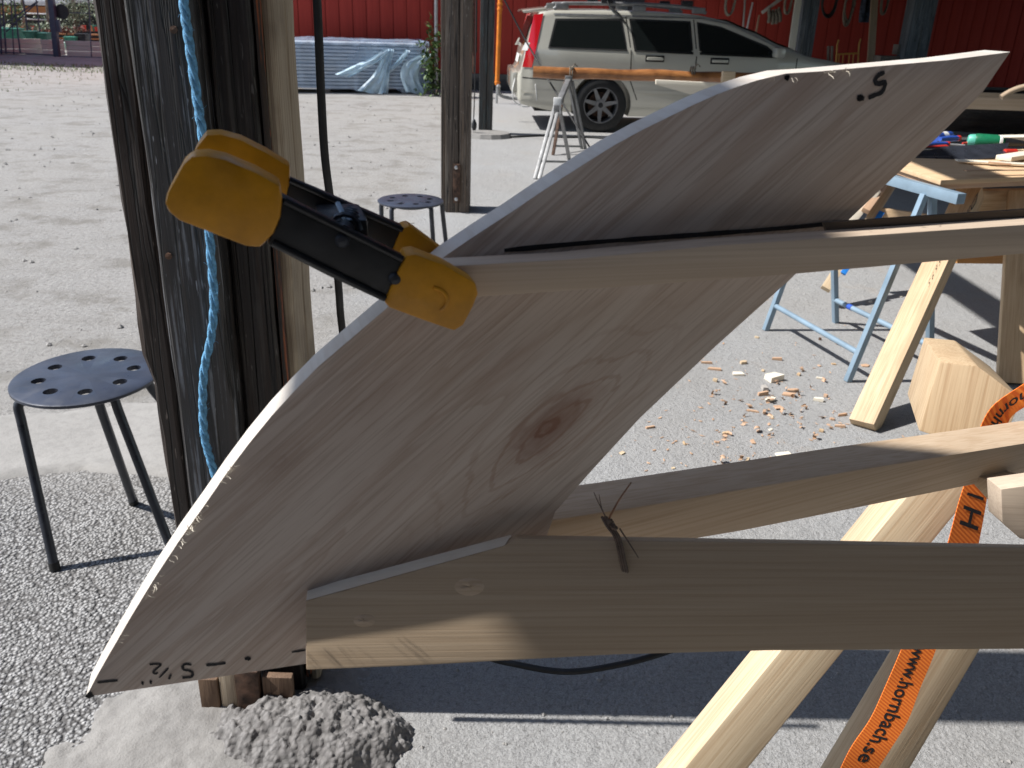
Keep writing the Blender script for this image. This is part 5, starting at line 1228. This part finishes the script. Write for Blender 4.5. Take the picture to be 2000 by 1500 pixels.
for _ in range(190):
    px, py = rf_.gauss(1470, 140), rf_.gauss(820, 80)
    p = G(px, py); a = rf_.uniform(0, 6.28); L = rf_.uniform(.004, .014); d = Vector((math.cos(a), math.sin(a), 0)) * L; s_ = Vector((-d.y, d.x, 0)) * rf_.uniform(.2, .5)
    z = Vector((0, 0, .0022)); mb.add([p - d + z, p + s_ + z, p + d + z * 2, p - s_ + z], [(0, 1, 2, 3)])
for _ in range(45):
    p = G(rf_.gauss(1500, 80), rf_.gauss(790, 60)); a = rf_.uniform(0, 6.28); r_ = rf_.uniform(.004, .011); wv = rf_.uniform(.004, .010); ax = Vector((math.cos(a), math.sin(a), 0)); sd = Vector((-ax.y, ax.x, 0)); vs = []
    n = 8; arc = rf_.uniform(1.5, 4.5)
    for i in range(n + 1):
        b_ = -1.57 + arc * i / n; q = p + sd * r_ * math.cos(b_) + Vector((0, 0, r_ + r_ * math.sin(b_) + .001)) + ax * .003 * i * rf_.random(); vs += [q - ax * wv, q + ax * wv]
    mb.add(vs, [(2 * i, 2 * i + 1, 2 * i + 3, 2 * i + 2) for i in range(n)])
tag(mb.build('wood_shavings', 'red_wood'), 'fine pale wood shavings strewn over the ground', 'shavings', kind='stuff')

# ------------------------------------------------------------------ beyond the yard, far left
FY = 21.7
def FG(px, py, y=FY): return Y(px, py, y)
ew = thing('plank_edging', 'low grey plank retaining edge behind the wire gate', 'wall', G(60, 108))
for (a, b_, ztop, n) in (((-30, 108), (63, 108), 3, 3), ((63, 110), (108, 110), 3, 3), ((112, 112), (260, 116), 3, 3)):
    A_, B_ = G(*a), G(*b_)
    for k in range(n): bar('board', A_ + Vector((0, .5, .06 + .115 * k)), B_ + Vector((0, .5, .06 + .115 * k)), .05, .108, 'pale_board', ew)
gt = thing('wire_gate', 'tall dark steel gate of thin bars at the far left of the yard', 'gate', G(60, 106))
for (x0, y0, x1, y1, r_) in ((3, 106, -3, -25, .022), (12, 105, 3, -25, .02), (27, 106, 20, -25, .014), (40, 103, 24, -25, .016), (39, 103, 32, 40, .014), (54, 60, 42, -25, .018), (78, 62, 68, -25, .016)):
    tube('bar', [Y(x0, y0, FY), Y(x1, y1, FY)], r_, 'pole_blue', gt, 6)
for (x0, y0, x1, y1) in ((-10, 60, 70, 5), (12, 62, 74, 3), (-10, 101, 112, 108), (112, 110, 240, 114)): tube('rail', [Y(x0, y0, FY), Y(x1, y1, FY)], .014, 'pole_blue', gt, 6)
tube('bar', [Y(179, 112, FY), Y(172, -25, FY)], .014, 'pole_blue', gt, 6)
gpst = thing('gate_post', 'thick blue-grey gate post at the far left', 'post', G(111, 111)); bar('post', Y(112, 111, FY - .1), Y(97, -30, FY - .1), .12, .12, 'pole_blue', gpst, up=(0, 1, 0)); box('lock_box', Y(108, 50, FY - .1), (.22, .08, .26), 'pole_blue', gpst)
sg = thing('round_sign', 'dark round sign on the gate seen from behind', 'sign', Y(121, 23, FY))
lathe('disc', [(0, -.008), (.158, -.008), (.162, 0), (.158, .008), (0, .008)], 'dark_paint', sg, Matrix.Translation(Y(121, 23, FY)) @ Matrix.Rotation(R(90), 4, 'X'), 28); bar('bracket', Y(121, 30, FY + .02), Y(121, 12, FY + .02), .03, .02, 'black_metal', sg)
bar('rail', Y(105, 24, FY + .03), Y(180, 26, FY + .03), .02, .02, 'pole_blue', sg)
def crate(px, py, wpx, hpx, y, mat, lab, name='plastic_bin', lid=True):
    b0 = Y(px, py, y); sc_ = y / FPX; W, H_ = wpx * sc_ * .98, hpx * sc_
    t_ = thing(name, lab, 'bin', b0); mb = MB(); w0, w1 = W * .44, W * .5
    vs = [(-w0, -w0, 0), (w0, -w0, 0), (w0, w0, 0), (-w0, w0, 0), (-w1, -w1, H_), (w1, -w1, H_), (w1, w1, H_), (-w1, w1, H_)]
    mb.add([b0 + Vector(v) for v in vs], [(0, 3, 2, 1), (4, 5, 6, 7), (0, 1, 5, 4), (1, 2, 6, 5), (2, 3, 7, 6), (3, 0, 4, 7)]).build('bin_body', mat, t_, bevel=.01)
    if lid: box('lid', b0 + Vector((0, 0, H_ + .015)), (W * 1.08, W * 1.08, .035), mat, t_, bevel=.01)
    for q in (-.25, .25): box('rib', b0 + Vector((W * q, -w0 - .004, H_ * .45)), (.03, .03, H_ * .8), mat, t_)
crate(28, 92, 32, 30, 22.9, 'crate_green', 'mint green bin left of the dark wheeled bin'); crate(66, 95, 22, 28, 22.8, 'bin_green', 'dark green ribbed bin with pale rim'); crate(89, 96, 24, 26, 22.9, 'bin_green', 'green folded-lid bin just left of the gate post')
crate(145, 97, 22, 20, 22.8, 'crate_green', 'green crate below the small tree'); crate(165, 98, 20, 26, 22.9, 'dark_paint', 'blue-black bin beside the tarred post edge'); crate(5, 88, 24, 28, 22.9, 'bin_green', 'dark green bin at the left edge of the picture')
crate(123, 97, 20, 13, 22.9, 'white_plastic', 'white box between the gate post and the green crate', 'white_box', False)
rk = thing('garden_rack', 'wooden plant rack with pots and orange boards behind the gate', 'rack', G(90, 95))
ry = 25.5
for yy in (62, 70): bar('shelf', Y(-40, yy, ry), Y(230, yy + 7, ry), .4, .035, 'brick_orange', rk)
for yy, mt in ((37, 'white_roof'), (26, 'white_roof')): bar('shelf', Y(45, yy, ry + .4), Y(98, yy + 2, ry + .4), .4, .025, mt, rk)
for xx in (-10, 50, 98, 150, 200): bar('upright', Y(xx, 95, ry + .1), Y(xx - 10, -40, ry + .1), .06, .06, 'grey_wood', rk, up=(0, 1, 0))
for i in range(26):
    p = Y(rf_.uniform(-10, 190), 61, ry - .05); h = rf_.uniform(.06, .16)
    lathe('pot', [(0, 0), (.05, 0), (.07, h), (.05, h), (0, h * .9)], rf_.choice(['brick_orange', 'crate_green', 'white_roof', 'bin_green', 'dark_paint', 'red_plastic']), rk, Matrix.Translation(p), 8)
fbld = thing('garden_building', 'far garden building with orange boarding and pale roof edge', 'building', Y(60, 60, 28))
for k in range(4): bar('board', Y(-60, 12 + 4 * k, 28), Y(100, 15 + 4 * k, 28), .04, .062, 'brick_orange', fbld)
bar('roof_edge', Y(-80, 3, 27.8), Y(130, 8, 27.8), .3, .10, 'white_roof', fbld); box('back_wall', Y(40, 60, 28.6), (6, .2, 1.8), 'dark_paint', fbld)
slab('roof', [Y(-80, 1, 27.8), Y(260, 6, 27.8), Y(260, 6, 27.8) + Vector((0, 4, 1)), Y(-80, 1, 27.8) + Vector((0, 4, 1))], (0, -.2, 1), .1, 'white_roof', fbld)
ot = thing('small_tree', 'small grey-green olive tree behind the round sign', 'tree', Y(149, 95, 23.6))
tube('trunk', smoothpath([Y(150, 98, 23.6), Y(148, 70, 23.6), Y(150, 45, 23.6), Y(146, 25, 23.6)], 4), [.03] * 5 + [.022] * 8, 'bark', ot, 7)
for (x1, y1) in ((128, 30), (165, 28), (140, 5), (158, 2)): tube('branch', [Y(149, 52, 23.6), Y((149 + x1) / 2, (52 + y1) / 2 - 3, 23.55), Y(x1, y1, 23.6)], [.016, .011, .005], 'bark', ot, 6)
leaves(Y(148, 18, 23.6), (.46, .4, .42), 1500, .055, 9).build('crown', 'leaf_olive', ot)
for k, (px, py, y, rx, rz, lab) in enumerate(((10, 22, 24.6, .5, .35, 'dark leafy bush behind the bars at the left edge'), (195, 20, 26.5, .7, .5, 'dark leafy bush beyond the small tree'), (70, 50, 24.6, .7, .12, 'low row of mixed potted flowers on the rack'), (130, 58, 24.6, .5, .1, 'low red and pink flowers right of the gate post'))):
    b_ = thing('leafy_bush', lab, 'bush', Y(px, 95, y)); leaves(Y(px, py, y), (rx, .4, rz), 500, .07, 20 + k).build('foliage', ['leaf', 'leaf', 'leaf_olive', 'rust_red'][k], b_)
    tube('stem', [Y(px, 97, y), Y(px, py, y)], .02, 'bark', b_, 6)
